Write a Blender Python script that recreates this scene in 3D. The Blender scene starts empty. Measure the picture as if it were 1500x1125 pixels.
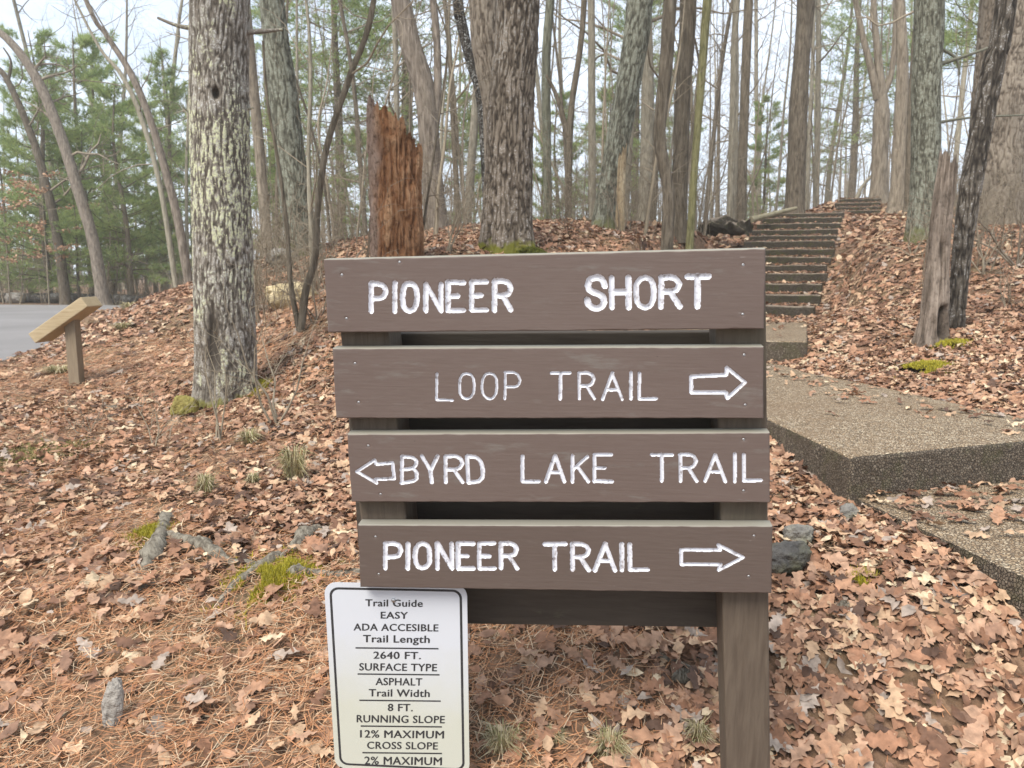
import bpy, math, random
import numpy as np
from mathutils import Vector

C = bpy.context.scene
COL = C.collection
rad = math.radians
EYE = 1.5

# ------------------------------------------------------------------ camera
F, HOR = 1127.0, 400.0                      # focal length in photo pixels, level line in the photo
PITCH = math.atan((562.5 - HOR) / F)
cd = bpy.data.cameras.new('camera')
cam = bpy.data.objects.new('camera', cd)
COL.objects.link(cam)
cam.location = (0, 0, EYE)
cam.rotation_euler = (math.pi / 2 - PITCH, 0, 0)
cd.sensor_width = 36
cd.lens = 36 * F / 1500
cd.clip_start, cd.clip_end = 0.05, 2000
cd.dof.use_dof = True
cd.dof.focus_distance = 1.95
cd.dof.aperture_fstop = 9.0
C.camera = cam

# ------------------------------------------------------------------ sky, sun, exposure
SUN_EL, SUN_AZ = rad(52), rad(215)          # azimuth clockwise from +Y: behind and left of the viewer
w = bpy.data.worlds.new('World')
C.world = w
w.use_nodes = True
nt = w.node_tree
nt.nodes.clear()
o_ = nt.nodes.new('ShaderNodeOutputWorld')
bg = nt.nodes.new('ShaderNodeBackground')
sk = nt.nodes.new('ShaderNodeTexSky')
sk.sky_type = 'NISHITA'
sk.sun_disc = False
sk.sun_elevation = SUN_EL
sk.sun_rotation = SUN_AZ
tc = nt.nodes.new('ShaderNodeTexCoord')
mp = nt.nodes.new('ShaderNodeMapping')
mp.inputs['Scale'].default_value = (1, 1, 3.2)
nz = nt.nodes.new('ShaderNodeTexNoise')
nz.inputs['Scale'].default_value = 2.2
nz.inputs['Detail'].default_value = 7
nz.inputs['Roughness'].default_value = 0.55
rp = nt.nodes.new('ShaderNodeValToRGB')
rp.color_ramp.elements[0].position = 0.36
rp.color_ramp.elements[0].color = (0.50, 0.50, 0.50, 1)
rp.color_ramp.elements[1].position = 0.62
rp.color_ramp.elements[1].color = (0.93, 0.93, 0.93, 1)
mx = nt.nodes.new('ShaderNodeMix')
mx.data_type = 'RGBA'
mx.inputs[7].default_value = (7.4, 8.3, 9.6, 1)      # bright thin cloud over the blue
L = nt.links.new
L(tc.outputs['Generated'], mp.inputs[0]); L(mp.outputs[0], nz.inputs['Vector'])
L(nz.outputs['Fac'], rp.inputs[0]); L(rp.outputs[0], mx.inputs[0])
L(sk.outputs[0], mx.inputs[6]); L(mx.outputs[2], bg.inputs[0])
bg.inputs[1].default_value = 0.065
L(bg.outputs[0], o_.inputs[0])
sd = bpy.data.lights.new('sun', 'SUN')
sd.energy = 2.0
sd.angle = rad(30)
sd.color = (1.0, 0.95, 0.88)
sun = bpy.data.objects.new('sun', sd)
COL.objects.link(sun)
sdir = Vector((math.sin(SUN_AZ) * math.cos(SUN_EL), math.cos(SUN_AZ) * math.cos(SUN_EL), math.sin(SUN_EL)))
sun.rotation_euler = (-sdir).to_track_quat('-Z', 'Y').to_euler()
sun.location = sdir * 30
C.view_settings.view_transform = 'Standard'
C.view_settings.look = 'None'
C.view_settings.gamma = 1
C.view_settings.exposure = 1.45
C.cycles.max_bounces = 6
C.cycles.diffuse_bounces = 3
C.cycles.transparent_max_bounces = 8

# ------------------------------------------------------------------ geometry of the view
def ray(px, py):
    x, y = (px - 750) / F, (562.5 - py) / F
    return np.array([x, math.cos(PITCH) + y * math.sin(PITCH), -math.sin(PITCH) + y * math.cos(PITCH)])
def P(px, py, d):                            # a point seen at (px,py) standing d metres ahead
    r = ray(px, py)
    return r * d / r[1] + np.array([0, 0, EYE])
def hitz(px, py, z):
    r = ray(px, py)
    return r * (z - EYE) / r[2] + np.array([0, 0, EYE])
def M(wpx, d):
    return wpx * d / F                       # photo pixels to metres at d

# ------------------------------------------------------------------ noise
def _hash(ix, iy, seed):
    h = (ix.astype(np.int64) * 374761393 + iy.astype(np.int64) * 668265263 + seed * 1442695041) & 0xffffffff
    h = ((h ^ (h >> 13)) * 1274126177) & 0xffffffff
    h = h ^ (h >> 16)
    return (h & 0xffffff) / float(0xffffff)
def vnoise(x, y, seed=0, per=None):
    x, y = np.asarray(x, float), np.asarray(y, float)
    ix, iy = np.floor(x), np.floor(y)
    fx, fy = x - ix, y - iy
    fx = fx * fx * (3 - 2 * fx); fy = fy * fy * (3 - 2 * fy)
    i0, i1 = ix, ix + 1
    if per: i0, i1 = i0 % per, i1 % per
    a, b = _hash(i0, iy, seed), _hash(i1, iy, seed)
    c, d = _hash(i0, iy + 1, seed), _hash(i1, iy + 1, seed)
    return (a * (1 - fx) + b * fx) * (1 - fy) + (c * (1 - fx) + d * fx) * fy
def fbm(x, y, seed=0, per=None, oct=4):
    s, a, t = 0, 0.5, 0
    for k in range(oct):
        s = s + a * vnoise(np.asarray(x) * 2**k, np.asarray(y) * 2**k, seed + k * 17, per * 2**k if per else None)
        t += a; a *= 0.5
    return s / t

# ------------------------------------------------------------------ mesh builder
class MB:
    def __init__(s): s.v, s.f, s.n, s.c, s.mi = [], [], 0, [], []
    def add(s, v, f, col=None, mi=0):        # f: (k,3) or (k,4) index array
        v = np.asarray(v, float).reshape(-1, 3); f = np.asarray(f, np.int64)
        s.v.append(v); s.f.append(f + s.n); s.n += len(v); s.mi.append(np.full(len(f), mi, np.int32))
        if col is not None:
            col = np.asarray(col, float)
            if col.ndim == 1: col = np.tile(col, (len(v), 1))
            s.c.append(col)
    def tube(s, pts, rr, sides=6, cap=True, twist=0.0, col=None):
        pts = np.asarray(pts, float); n = len(pts)
        rr = np.broadcast_to(np.asarray(rr, float), (n,))
        t = np.gradient(pts, axis=0); t /= np.linalg.norm(t, axis=1)[:, None] + 1e-12
        d = pts[-1] - pts[0]
        ref = np.array([1.0, 0, 0]) if abs(d[0]) < 0.7 * np.linalg.norm(d) else np.array([0, 1.0, 0])
        u = ref - (t @ ref)[:, None] * t; u /= np.linalg.norm(u, axis=1)[:, None] + 1e-12
        v = np.cross(t, u)
        a = np.arange(sides) * 2 * math.pi / sides + twist
        ring = pts[:, None] + rr[:, None, None] * (np.cos(a)[None, :, None] * u[:, None] + np.sin(a)[None, :, None] * v[:, None])
        i = np.arange(n - 1)[:, None] * sides; j = np.arange(sides)[None]; j2 = (j + 1) % sides
        q = np.stack([i + j, i + j2, i + sides + j2, i + sides + j], -1).reshape(-1, 4)
        V = ring.reshape(-1, 3)
        base = s.n
        s.add(V, q, col)
        if cap:
            for e, p in ((0, pts[0]), (n - 1, pts[-1])):
                k = np.arange(sides) + e * sides
                vv = np.vstack([V[k], p[None]])
                ff = [[(m + 1) % sides, m, sides] if e == 0 else [m, (m + 1) % sides, sides] for m in range(sides)]
                s.add(vv, ff, col)
    def box(s, corners8, mi=0):              # bottom 4 then top 4
        s.add(corners8, [[0, 3, 2, 1], [4, 5, 6, 7], [0, 1, 5, 4], [1, 2, 6, 5], [2, 3, 7, 6], [3, 0, 4, 7]], mi=mi)
    def prism(s, poly, z0, z1, mi=0):        # poly counter clockwise, z may be arrays
        n = len(poly); poly = np.asarray(poly, float)
        z0 = np.broadcast_to(z0, (n,)); z1 = np.broadcast_to(z1, (n,))
        s.poly = getattr(s, 'poly', [])
        V = np.vstack([np.c_[poly, z0], np.c_[poly, z1]])
        q = [[i, (i + 1) % n, n + (i + 1) % n, n + i] for i in range(n)]
        b = s.n
        s.add(V, q, mi=mi)
        s.poly.append([b + n + i for i in range(n)]); s.poly.append([b + n - 1 - i for i in range(n)])
    def build(s, name, mat, parent=None, loc=None, smooth=True):
        me = bpy.data.meshes.new(name)
        V = np.vstack(s.v) if s.v else np.zeros((0, 3))
        loops, tot, mi = [], [], []
        for f, m in zip(s.f, s.mi):
            loops.append(f.ravel()); tot.append(np.full(len(f), f.shape[1])); mi.append(m)
        for p in getattr(s, 'poly', []):
            loops.append(np.array(p)); tot.append(np.array([len(p)])); mi.append(np.array([0]))
        lo = np.concatenate(loops).astype(np.int32); tt = np.concatenate(tot).astype(np.int32)
        me.vertices.add(len(V)); me.vertices.foreach_set('co', V.ravel().astype(np.float32))
        me.loops.add(len(lo)); me.loops.foreach_set('vertex_index', lo)
        me.polygons.add(len(tt))
        st = np.concatenate([[0], np.cumsum(tt)[:-1]]).astype(np.int32)
        me.polygons.foreach_set('loop_start', st); me.polygons.foreach_set('loop_total', tt)
        me.polygons.foreach_set('material_index', np.concatenate(mi).astype(np.int32))
        me.polygons.foreach_set('use_smooth', np.full(len(tt), bool(smooth)))
        if s.c:
            at = me.color_attributes.new('tint', 'FLOAT_COLOR', 'POINT')
            cc = np.vstack(s.c); cc = np.c_[cc, np.ones(len(cc))]
            at.data.foreach_set('color', cc.ravel().astype(np.float32))
        me.update(calc_edges=True); me.validate()
        for m in (mat if isinstance(mat, (list, tuple)) else [mat]): me.materials.append(m)
        o = bpy.data.objects.new(name, me)
        COL.objects.link(o)
        if parent: o.parent = parent
        if loc is not None: o.location = loc
        return o

def tag(o, label=None, cat=None, group=None, kind=None):
    if label: o['label'] = label
    if cat: o['category'] = cat
    if group: o['group'] = group
    if kind: o['kind'] = kind
    return o
def empty(name, loc, label=None, cat=None, group=None):
    o = bpy.data.objects.new(name, None)
    COL.objects.link(o)
    o.location = [float(a) for a in loc]; o.empty_display_size = 0.2
    return tag(o, label, cat, group)
KIDS = {}
def copy_tree(o, parent=None):
    c = o.copy(); COL.objects.link(c)
    if parent: c.parent = parent
    for ch in list(o.children): copy_tree(ch, c)
    return c
def bevel(o, wd, seg=2):
    m = o.modifiers.new('bevel', 'BEVEL'); m.width = wd; m.segments = seg; m.limit_method = 'ANGLE'
    return o

# ------------------------------------------------------------------ materials
class N:
    def __init__(s, name, rough=0.85, spec=0.25):
        m = bpy.data.materials.new(name); m.use_nodes = True
        s.m, s.t = m, m.node_tree
        s.b = s.t.nodes['Principled BSDF']
        s.b.inputs['Roughness'].default_value = rough
        s.b.inputs['Specular IOR Level'].default_value = spec
        s.tc = s.t.nodes.new('ShaderNodeTexCoord')
    def l(s, a, b): s.t.links.new(a, b)
    def vec(s, scale=(1, 1, 1), src='Object'):
        n = s.t.nodes.new('ShaderNodeMapping'); n.inputs['Scale'].default_value = scale
        s.l(s.tc.outputs[src], n.inputs[0]); return n.outputs[0]
    def noise(s, vec, scale, detail=5, rough=0.55, dist=0.0):
        n = s.t.nodes.new('ShaderNodeTexNoise')
        n.inputs['Scale'].default_value = scale; n.inputs['Detail'].default_value = detail
        n.inputs['Roughness'].default_value = rough; n.inputs['Distortion'].default_value = dist
        s.l(vec, n.inputs['Vector']); return n.outputs['Fac']
    def voro(s, vec, scale, feature='F1', out='Distance', rand=1.0):
        n = s.t.nodes.new('ShaderNodeTexVoronoi'); n.feature = feature
        n.inputs['Scale'].default_value = scale; n.inputs['Randomness'].default_value = rand
        s.l(vec, n.inputs['Vector']); return n.outputs[out]
    def ramp(s, fac, stops):
        n = s.t.nodes.new('ShaderNodeValToRGB'); e = n.color_ramp.elements
        while len(e) < len(stops): e.new(0.5)
        for k, (p, c) in enumerate(stops):
            e[k].position = p; e[k].color = (c, c, c, 1) if not hasattr(c, '__len__') else (*c, 1)
        s.l(fac, n.inputs[0]); return n.outputs[0]
    def mix(s, fac, a, b, mode='MIX'):
        n = s.t.nodes.new('ShaderNodeMix'); n.data_type = 'RGBA'; n.blend_type = mode
        for k, v in ((0, fac), (6, a), (7, b)):
            if hasattr(v, 'is_linked'): s.l(v, n.inputs[k])
            elif k == 0: n.inputs[0].default_value = v
            else: n.inputs[k].default_value = (*v, 1)
        return n.outputs[2]
    def math(s, op, a, b=0.0):
        n = s.t.nodes.new('ShaderNodeMath'); n.operation = op
        for k, v in ((0, a), (1, b)):
            if hasattr(v, 'is_linked'): s.l(v, n.inputs[k])
            else: n.inputs[k].default_value = v
        return n.outputs[0]
    def bump(s, h, dist, strength=1.0):
        n = s.t.nodes.new('ShaderNodeBump'); n.inputs['Distance'].default_value = dist
        n.inputs['Strength'].default_value = strength
        s.l(h, n.inputs['Height']); s.l(n.outputs[0], s.b.inputs['Normal']); return n
    def color(s, c):
        if hasattr(c, 'is_linked'): s.l(c, s.b.inputs['Base Color'])
        else: s.b.inputs['Base Color'].default_value = (*c, 1)
    def sep(s, src='Object'):
        n = s.t.nodes.new('ShaderNodeSeparateXYZ'); s.l(s.tc.outputs[src], n.inputs[0]); return n.outputs
    def rand(s):
        return s.t.nodes.new('ShaderNodeObjectInfo').outputs['Random']
    def attr(s, name='tint'):
        n = s.t.nodes.new('ShaderNodeAttribute'); n.attribute_name = name; return n.outputs['Color']

def warm(c): return (c[0], c[1] * .985, c[2] * .88)
def bark(name, dark, mid, light, sc=1.0, lichen=0.0, lcol=(0.42, 0.45, 0.38), moss=0.0, mcol=(0.16, 0.17, 0.03), bump=0.02, vary=0.0, mossh=0.5):
    dark, mid, light = warm(dark), warm(mid), warm(light)
    n = N(name, 0.9, 0.15)
    v = n.vec((1, 1, 0.16))
    a = n.noise(v, 26 * sc, 8, 0.62, 0.6)
    b = n.noise(n.vec((1, 1, 0.35)), 3.0 * sc, 4)
    furrow = n.ramp(a, [(0.30, 0.0), (0.48, 0.55), (0.70, 1.0)])
    col = n.ramp(a, [(0.34, dark), (0.50, mid), (0.68, light)])
    col = n.mix(n.ramp(b, [(0.35, 0.0), (0.7, 0.45)]), col, mid)
    if vary:
        r = n.rand()
        col = n.mix(n.math('MULTIPLY', r, vary), col, (light[0] * 1.25, light[1] * 1.22, light[2] * 1.1))
    if lichen:
        s1 = n.voro(n.vec((1, 1, 0.8)), 55, rand=1.0)
        patch = n.noise(n.vec((1, 1, 0.6)), 5.0, 5, 0.6)
        m1 = n.ramp(s1, [(0.30, 1.0), (0.48, 0.0)])
        m2 = n.ramp(patch, [(0.62 - lichen * 0.3, 0.0), (0.74 - lichen * 0.3, 1.0)])
        col = n.mix(n.math('MULTIPLY', m1, m2), col, lcol)
    if moss:
        z = n.sep()[2]
        g = n.math('ADD', n.math('MULTIPLY', z, -1.0 / mossh), n.math('MULTIPLY', n.noise(n.vec(), 9, 5), 2.2))
        col = n.mix(n.math('MULTIPLY', n.ramp(g, [(0.55, 0.0), (1.0, 1.0)]), moss), col, mcol)
    n.color(col)
    fine = n.noise(n.vec((1, 1, 0.5)), 120, 3)
    n.bump(n.math('ADD', furrow, n.math('MULTIPLY', fine, 0.3)), bump)
    return n.m

def mat_grain(name, dark, light, axis=(1.2, 40, 40), rough=0.75, bump=0.002, wear=None, wearth=0.62, spec=0.3, topc=None):
    n = N(name, rough, spec)
    g = n.noise(n.vec(axis), 3.0, 7, 0.6, 0.4)
    b = n.noise(n.vec(), 2.2, 4)
    col = n.ramp(n.math('ADD', n.math('MULTIPLY', g, 0.6), n.math('MULTIPLY', b, 0.4)), [(0.32, dark), (0.68, light)])
    if wear:
        s = n.noise(n.vec((0.5, 3, 3)), 9.0, 7, 0.7)
        col = n.mix(n.ramp(s, [(wearth, 0.0), (wearth + 0.12, 0.75)]), col, wear)
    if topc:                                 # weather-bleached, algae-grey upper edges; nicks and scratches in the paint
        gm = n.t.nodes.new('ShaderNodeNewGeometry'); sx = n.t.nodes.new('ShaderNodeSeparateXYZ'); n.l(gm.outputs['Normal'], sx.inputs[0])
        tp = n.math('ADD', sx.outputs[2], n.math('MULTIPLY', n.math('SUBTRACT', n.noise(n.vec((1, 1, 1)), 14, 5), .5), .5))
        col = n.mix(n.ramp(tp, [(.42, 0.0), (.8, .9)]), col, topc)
        sc_ = n.noise(n.vec((.7, 30, 30)), 6, 3, .5); ms = n.noise(n.vec(), 7, 3)
        col = n.mix(n.math('MULTIPLY', n.ramp(sc_, [(.74, 0.0), (.77, .8)]), n.ramp(ms, [(.5, 0.0), (.58, 1.0)])), col, (.30, .27, .24))
        pk = n.noise(n.vec(), 95, 2); col = n.mix(n.ramp(pk, [(.765, 0.0), (.79, .7)]), col, (.05, .04, .035))
    n.color(col)
    n.bump(g, bump)
    return n.m

BARK_GREY = bark('bark_grey', (0.08, 0.07, 0.06), (0.215, 0.195, 0.168), (0.36, 0.33, 0.29), 1.0, vary=0.45, bump=0.015)
BARK_BROWN = bark('bark_brown', (0.04, 0.033, 0.027), (0.12, 0.099, 0.081), (0.22, 0.188, 0.158), 1.0, vary=0.2, bump=0.018)
BARK_PINK = bark('bark_pink_grey', (0.08, 0.064, 0.055), (0.20, 0.167, 0.147), (0.33, 0.285, 0.255), 1.0, bump=0.012)
BARK_GREEN = bark('bark_grey_green', (0.065, 0.062, 0.05), (0.15, 0.15, 0.12), (0.25, 0.25, 0.20), 0.9, lichen=0.3, lcol=(0.30, 0.33, 0.26), moss=0.6, bump=0.02)
BARK_MOSSY = bark('bark_mossy', (0.08, 0.075, 0.042), (0.185, 0.175, 0.09), (0.28, 0.265, 0.155), 1.2, bump=0.01)
BARK_PALE = bark('bark_pale', (0.12, 0.10, 0.08), (0.25, 0.21, 0.175), (0.37, 0.32, 0.27), 0.7, bump=0.02)
BARK_DARK = bark('bark_black_lichen', (0.016, 0.014, 0.013), (0.045, 0.039, 0.036), (0.10, 0.088, 0.08), 1.2, lichen=0.55, lcol=(0.36, 0.36, 0.33), bump=0.02)
def bark_hi(name, dark, mid, light, lichens=(), moss=None, stains=()):
    dark, mid, light = warm(dark), warm(mid), warm(light)
    n = N(name, 0.9, 0.15)
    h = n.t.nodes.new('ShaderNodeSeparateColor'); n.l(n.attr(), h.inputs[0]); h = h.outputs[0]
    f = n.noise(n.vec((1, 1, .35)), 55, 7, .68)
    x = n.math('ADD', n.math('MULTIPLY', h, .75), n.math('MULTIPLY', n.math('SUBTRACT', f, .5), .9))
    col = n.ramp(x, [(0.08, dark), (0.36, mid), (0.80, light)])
    col = n.mix(n.ramp(n.noise(n.vec((1, 1, .4)), 3.0, 4), [(0.42, 0.0), (0.7, 0.55)]), col, tuple(.55 * a for a in mid))
    S = n.sep()
    for sc, lc, th, thp, z0, z1, size in lichens:   # crusts of lichen: round spots inside larger patches
        n2 = n.noise(n.vec((1, 1, .75)), size * 1.3, 9, .72, .6)
        spot = n.ramp(n.math('ADD', n2, n.math('MULTIPLY', n.math('SUBTRACT', h, .5), .22)), [(.76 - th * .42, 0.0), (.80 - th * .42, 1.0)])
        pt = n.noise(n.vec((1, 1, .55)), sc, 5, .6)
        zz = n.t.nodes.new('ShaderNodeMapRange'); zz.interpolation_type = 'SMOOTHSTEP'
        mid_, half = (z0 + z1) / 2, (z1 - z0) / 2
        dz = n.math('ABSOLUTE', n.math('SUBTRACT', S[2], mid_)); n.l(dz, zz.inputs[0])
        zz.inputs[1].default_value = half * .55; zz.inputs[2].default_value = half; zz.inputs[3].default_value = .22; zz.inputs[4].default_value = 0
        m = n.ramp(n.math('ADD', pt, zz.outputs[0]), [(thp, 0.0), (thp + .07, 1.0)])
        col = n.mix(n.math('MULTIPLY', spot, m), col, lc)
    if moss:
        g = n.math('ADD', n.math('MULTIPLY', S[2], -1.0 / moss[0]), n.math('MULTIPLY', n.noise(n.vec(), 7, 5), 2.2))
        col = n.mix(n.math('MULTIPLY', n.ramp(g, [(0.55, 0.0), (0.95, 1.0)]), moss[1]), col, moss[2])
    n.color(col)
    n.bump(f, .012)
    return n.m
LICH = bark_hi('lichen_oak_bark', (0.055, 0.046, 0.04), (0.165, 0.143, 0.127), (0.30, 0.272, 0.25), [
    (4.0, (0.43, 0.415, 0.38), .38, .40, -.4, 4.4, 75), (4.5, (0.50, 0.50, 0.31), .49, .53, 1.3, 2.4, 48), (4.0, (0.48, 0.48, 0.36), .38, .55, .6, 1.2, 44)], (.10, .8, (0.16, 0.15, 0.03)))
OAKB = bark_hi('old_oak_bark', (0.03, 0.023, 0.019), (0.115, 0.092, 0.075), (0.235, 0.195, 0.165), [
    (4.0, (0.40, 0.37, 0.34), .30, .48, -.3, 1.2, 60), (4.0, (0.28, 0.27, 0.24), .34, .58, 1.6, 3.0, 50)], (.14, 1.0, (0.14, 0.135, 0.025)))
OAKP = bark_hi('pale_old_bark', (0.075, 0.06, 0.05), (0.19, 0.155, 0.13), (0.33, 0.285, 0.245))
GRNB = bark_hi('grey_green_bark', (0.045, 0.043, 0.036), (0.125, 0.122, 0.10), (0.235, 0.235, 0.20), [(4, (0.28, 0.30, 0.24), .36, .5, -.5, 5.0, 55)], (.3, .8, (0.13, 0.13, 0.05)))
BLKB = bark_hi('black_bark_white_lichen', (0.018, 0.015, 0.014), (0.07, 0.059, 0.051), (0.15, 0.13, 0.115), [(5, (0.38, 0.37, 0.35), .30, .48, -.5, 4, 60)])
TWIG = bark('twig_bark', (0.10, 0.08, 0.065), (0.20, 0.168, 0.14), (0.31, 0.268, 0.225), 1.0, vary=0.4, bump=0.004)
STICK = bark('stick_bark', (0.16, 0.13, 0.10), (0.30, 0.26, 0.21), (0.44, 0.39, 0.33), 1.6, bump=0.004)
ROOT = bark('root_bark', (0.06, 0.05, 0.042), (0.17, 0.15, 0.128), (0.31, 0.285, 0.25), 1.6, bump=0.006)

def tinted(name, rough=0.8, trans=0.0, spec=0.2, nz=0.35, sc=60):
    n = N(name, rough, spec)
    v = n.noise(n.vec(), sc, 4)
    c = n.mix(1.0, n.attr(), n.ramp(v, [(0.25, 1 - nz), (0.75, 1 + nz * 0.4)]), 'MULTIPLY')
    n.color(c)
    if trans:
        t = n.t.nodes.new('ShaderNodeBsdfTranslucent'); n.l(c, t.inputs[0])
        ms = n.t.nodes.new('ShaderNodeMixShader'); ms.inputs[0].default_value = trans
        out = n.t.nodes['Material Output']
        n.l(n.b.outputs[0], ms.inputs[1]); n.l(t.outputs[0], ms.inputs[2]); n.l(ms.outputs[0], out.inputs[0])
    return n.m
LEAF = tinted('dry_oak_leaf', 0.7, 0.12, 0.25, .5, 38)
NEEDLE = tinted('pine_needle', 0.7, 0.1, 0.25)
PINEFOL = tinted('green_pine_needles', 0.7, 0.45, 0.25)
GRASS = tinted('dry_grass', 0.8, 0.2)
MOSSM = tinted('moss_tufts', 0.95, 0.15, 0.05)

def ground_mat():
    n = N('forest_soil', 0.95, 0.1)
    a = n.noise(n.vec(), 14, 8, 0.65); b = n.noise(n.vec(), 0.9, 4); c = n.voro(n.vec(), 26)
    soil = n.ramp(a, [(0.3, (0.085, 0.052, 0.033)), (0.52, (0.20, 0.122, 0.076)), (0.72, (0.32, 0.205, 0.13))])
    soil = n.mix(n.ramp(b, [(0.5, 0.0), (0.7, 0.5)]), soil, (0.24, 0.19, 0.10))
    n.color(soil)
    n.bump(n.math('ADD', a, c), 0.03)
    return n.m
def asphalt_mat():
    n = N('asphalt', 0.9, 0.2)
    a = n.noise(n.vec(), 0.35, 5); b = n.noise(n.vec(), 160, 3)
    n.color(n.ramp(n.math('ADD', n.math('MULTIPLY', a, 0.6), n.math('MULTIPLY', b, 0.4)), [(0.3, (0.15, 0.14, 0.135)), (0.7, (0.25, 0.238, 0.228))]))
    n.bump(b, 0.004)
    return n.m
def aggregate(name, base, stones, dirt, dirtamt=0.5, moss=0.0, lit_top=None):
    n = N(name, 0.85, 0.3)
    v = n.vec()
    nd = n.t.nodes.new('ShaderNodeTexVoronoi'); nd.inputs['Scale'].default_value = 78; n.l(v, nd.inputs['Vector'])
    edge = n.voro(v, 78, 'DISTANCE_TO_EDGE')
    r = n.t.nodes.new('ShaderNodeSeparateColor'); n.l(nd.outputs['Color'], r.inputs[0])
    st = n.ramp(r.outputs[0], [(k / (len(stones) - 1), c) for k, c in enumerate(stones)])
    m = n.ramp(edge, [(0.03, 0.0), (0.14, 1.0)])
    col = n.mix(m, base, st)
    dn = n.noise(n.vec(), 2.6, 7, 0.65)
    col = n.mix(n.ramp(dn, [(0.42, 0.0), (0.68, dirtamt)]), col, dirt)
    if moss:
        col = n.mix(n.ramp(n.noise(n.vec(), 7, 6, 0.7), [(0.5, 0.0), (0.62, moss)]), col, (0.075, 0.08, 0.022))
    if lit_top:  # upward faces paler: light on tread edges and leaf litter put into colour
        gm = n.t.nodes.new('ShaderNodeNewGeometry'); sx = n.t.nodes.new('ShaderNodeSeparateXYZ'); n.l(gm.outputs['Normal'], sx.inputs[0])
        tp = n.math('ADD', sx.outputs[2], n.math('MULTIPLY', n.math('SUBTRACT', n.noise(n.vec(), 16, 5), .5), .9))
        col = n.mix(n.ramp(tp, [(.5, 0.0), (.85, 1.0)]), col, lit_top)
    n.color(col)
    n.bump(m, 0.006)
    return n.m
SOIL = ground_mat(); ASPH = asphalt_mat()
CONC = aggregate('exposed_aggregate', (0.10, 0.072, 0.045), [(0.19, 0.125, 0.07), (0.41, 0.30, 0.18), (0.30, 0.225, 0.145), (0.56, 0.46, 0.32), (0.25, 0.165, 0.09)], (0.21, 0.135, 0.075), 0.45)
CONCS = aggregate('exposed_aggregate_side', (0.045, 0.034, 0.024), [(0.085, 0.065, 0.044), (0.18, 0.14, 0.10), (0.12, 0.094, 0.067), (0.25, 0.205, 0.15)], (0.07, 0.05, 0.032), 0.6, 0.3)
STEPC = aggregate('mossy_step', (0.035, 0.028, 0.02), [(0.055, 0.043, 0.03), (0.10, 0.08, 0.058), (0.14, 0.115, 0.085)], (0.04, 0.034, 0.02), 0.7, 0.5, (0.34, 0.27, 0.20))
def rock_mat(name, a, b, moss=0.0, mcol=(0.12, 0.12, 0.03)):
    n = N(name, 0.85, 0.25)
    f = n.noise(n.vec(), 9, 8, 0.65); g = n.noise(n.vec(), 40, 5)
    col = n.ramp(f, [(0.3, a), (0.7, b)])
    if moss: col = n.mix(n.ramp(n.noise(n.vec(), 5, 6), [(0.46, 0.0), (0.6, moss)]), col, mcol)
    n.color(col); n.bump(n.math('ADD', f, g), 0.02)
    return n.m
ROCK = rock_mat('grey_rock', (0.085, 0.078, 0.068), (0.29, 0.27, 0.235), .4)
ROCKD = rock_mat('dark_rock', (0.04, 0.038, 0.036), (0.15, 0.14, 0.127), 0.6, (0.10, 0.10, 0.04))
ROCKY = rock_mat('yellow_rock', (0.36, 0.28, 0.14), (0.62, 0.52, 0.33))
ROCKM = rock_mat('moss_lump', (0.14, 0.11, 0.03), (0.34, 0.29, 0.09), 0.8, (0.22, 0.20, 0.045))
STONEL = rock_mat('pale_stone', (0.20, 0.178, 0.152), (0.43, 0.395, 0.345))

# ------------------------------------------------------------------ where the path lies
SLABZ = EYE - 0.838
Z2, Z3 = SLABZ - 0.2, EYE - 0.645
xy = lambda px, py, z: hitz(px, py, z)[:2]
A1, B1 = xy(1247, 670, SLABZ), xy(1500, 646, SLABZ)
dB = (B1 - A1) / np.linalg.norm(B1 - A1)
s1 = [A1, B1 + dB * 0.7, xy(1500, 612, SLABZ) + np.array([0.55, 0.1]), xy(1500, 612, SLABZ), xy(1290, 566, SLABZ), xy(1180, 545, SLABZ), (2.5, 7.3), (1.1, 7.4), (1.25, 5.6), xy(1123, 612, SLABZ)]
a2 = xy(1255, 730, Z2); b2 = xy(1500, 846, Z2); d2 = (b2 - a2) / np.linalg.norm(b2 - a2)
s2 = [a2 + np.array([-0.02, 0.12]), b2 + d2 * 0.9, b2 + d2 * 0.9 + np.array([1.7, 0.5]), np.array(B1) + dB * 0.7 + np.array([0.1, -0.03]), np.array(A1) + np.array([0.05, 0.05])]
c3, e3 = xy(1183, 500, Z3), xy(1183, 475, Z3)
s3 = [c3, e3 + (e3 - c3) * 0.15, e3 + (e3 - c3) * 0.15 + np.array([-1.65, 0.4]), c3 + np.array([-1.6, 0.25])]
sdv = np.array([0.425, 0.905]); wv = np.array([-0.972, 0.235])
sdv2 = np.array([0.44, 0.898])
F1, F2 = P(1194, 448, 11.25)[:2], P(1288, 313, 20.3)[:2]
RUNS = [(F1, sdv, 1.74, 13 * .66, EYE - .485 - .17, .158 / .66), (F2, sdv2, 1.12, 5 * .52, EYE + 1.5 - .17, .145 / .52)]
SLABS = [(np.array(s1, float), SLABZ), (np.array(s2, float), Z2), (np.array(s3, float), Z3)]

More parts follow.
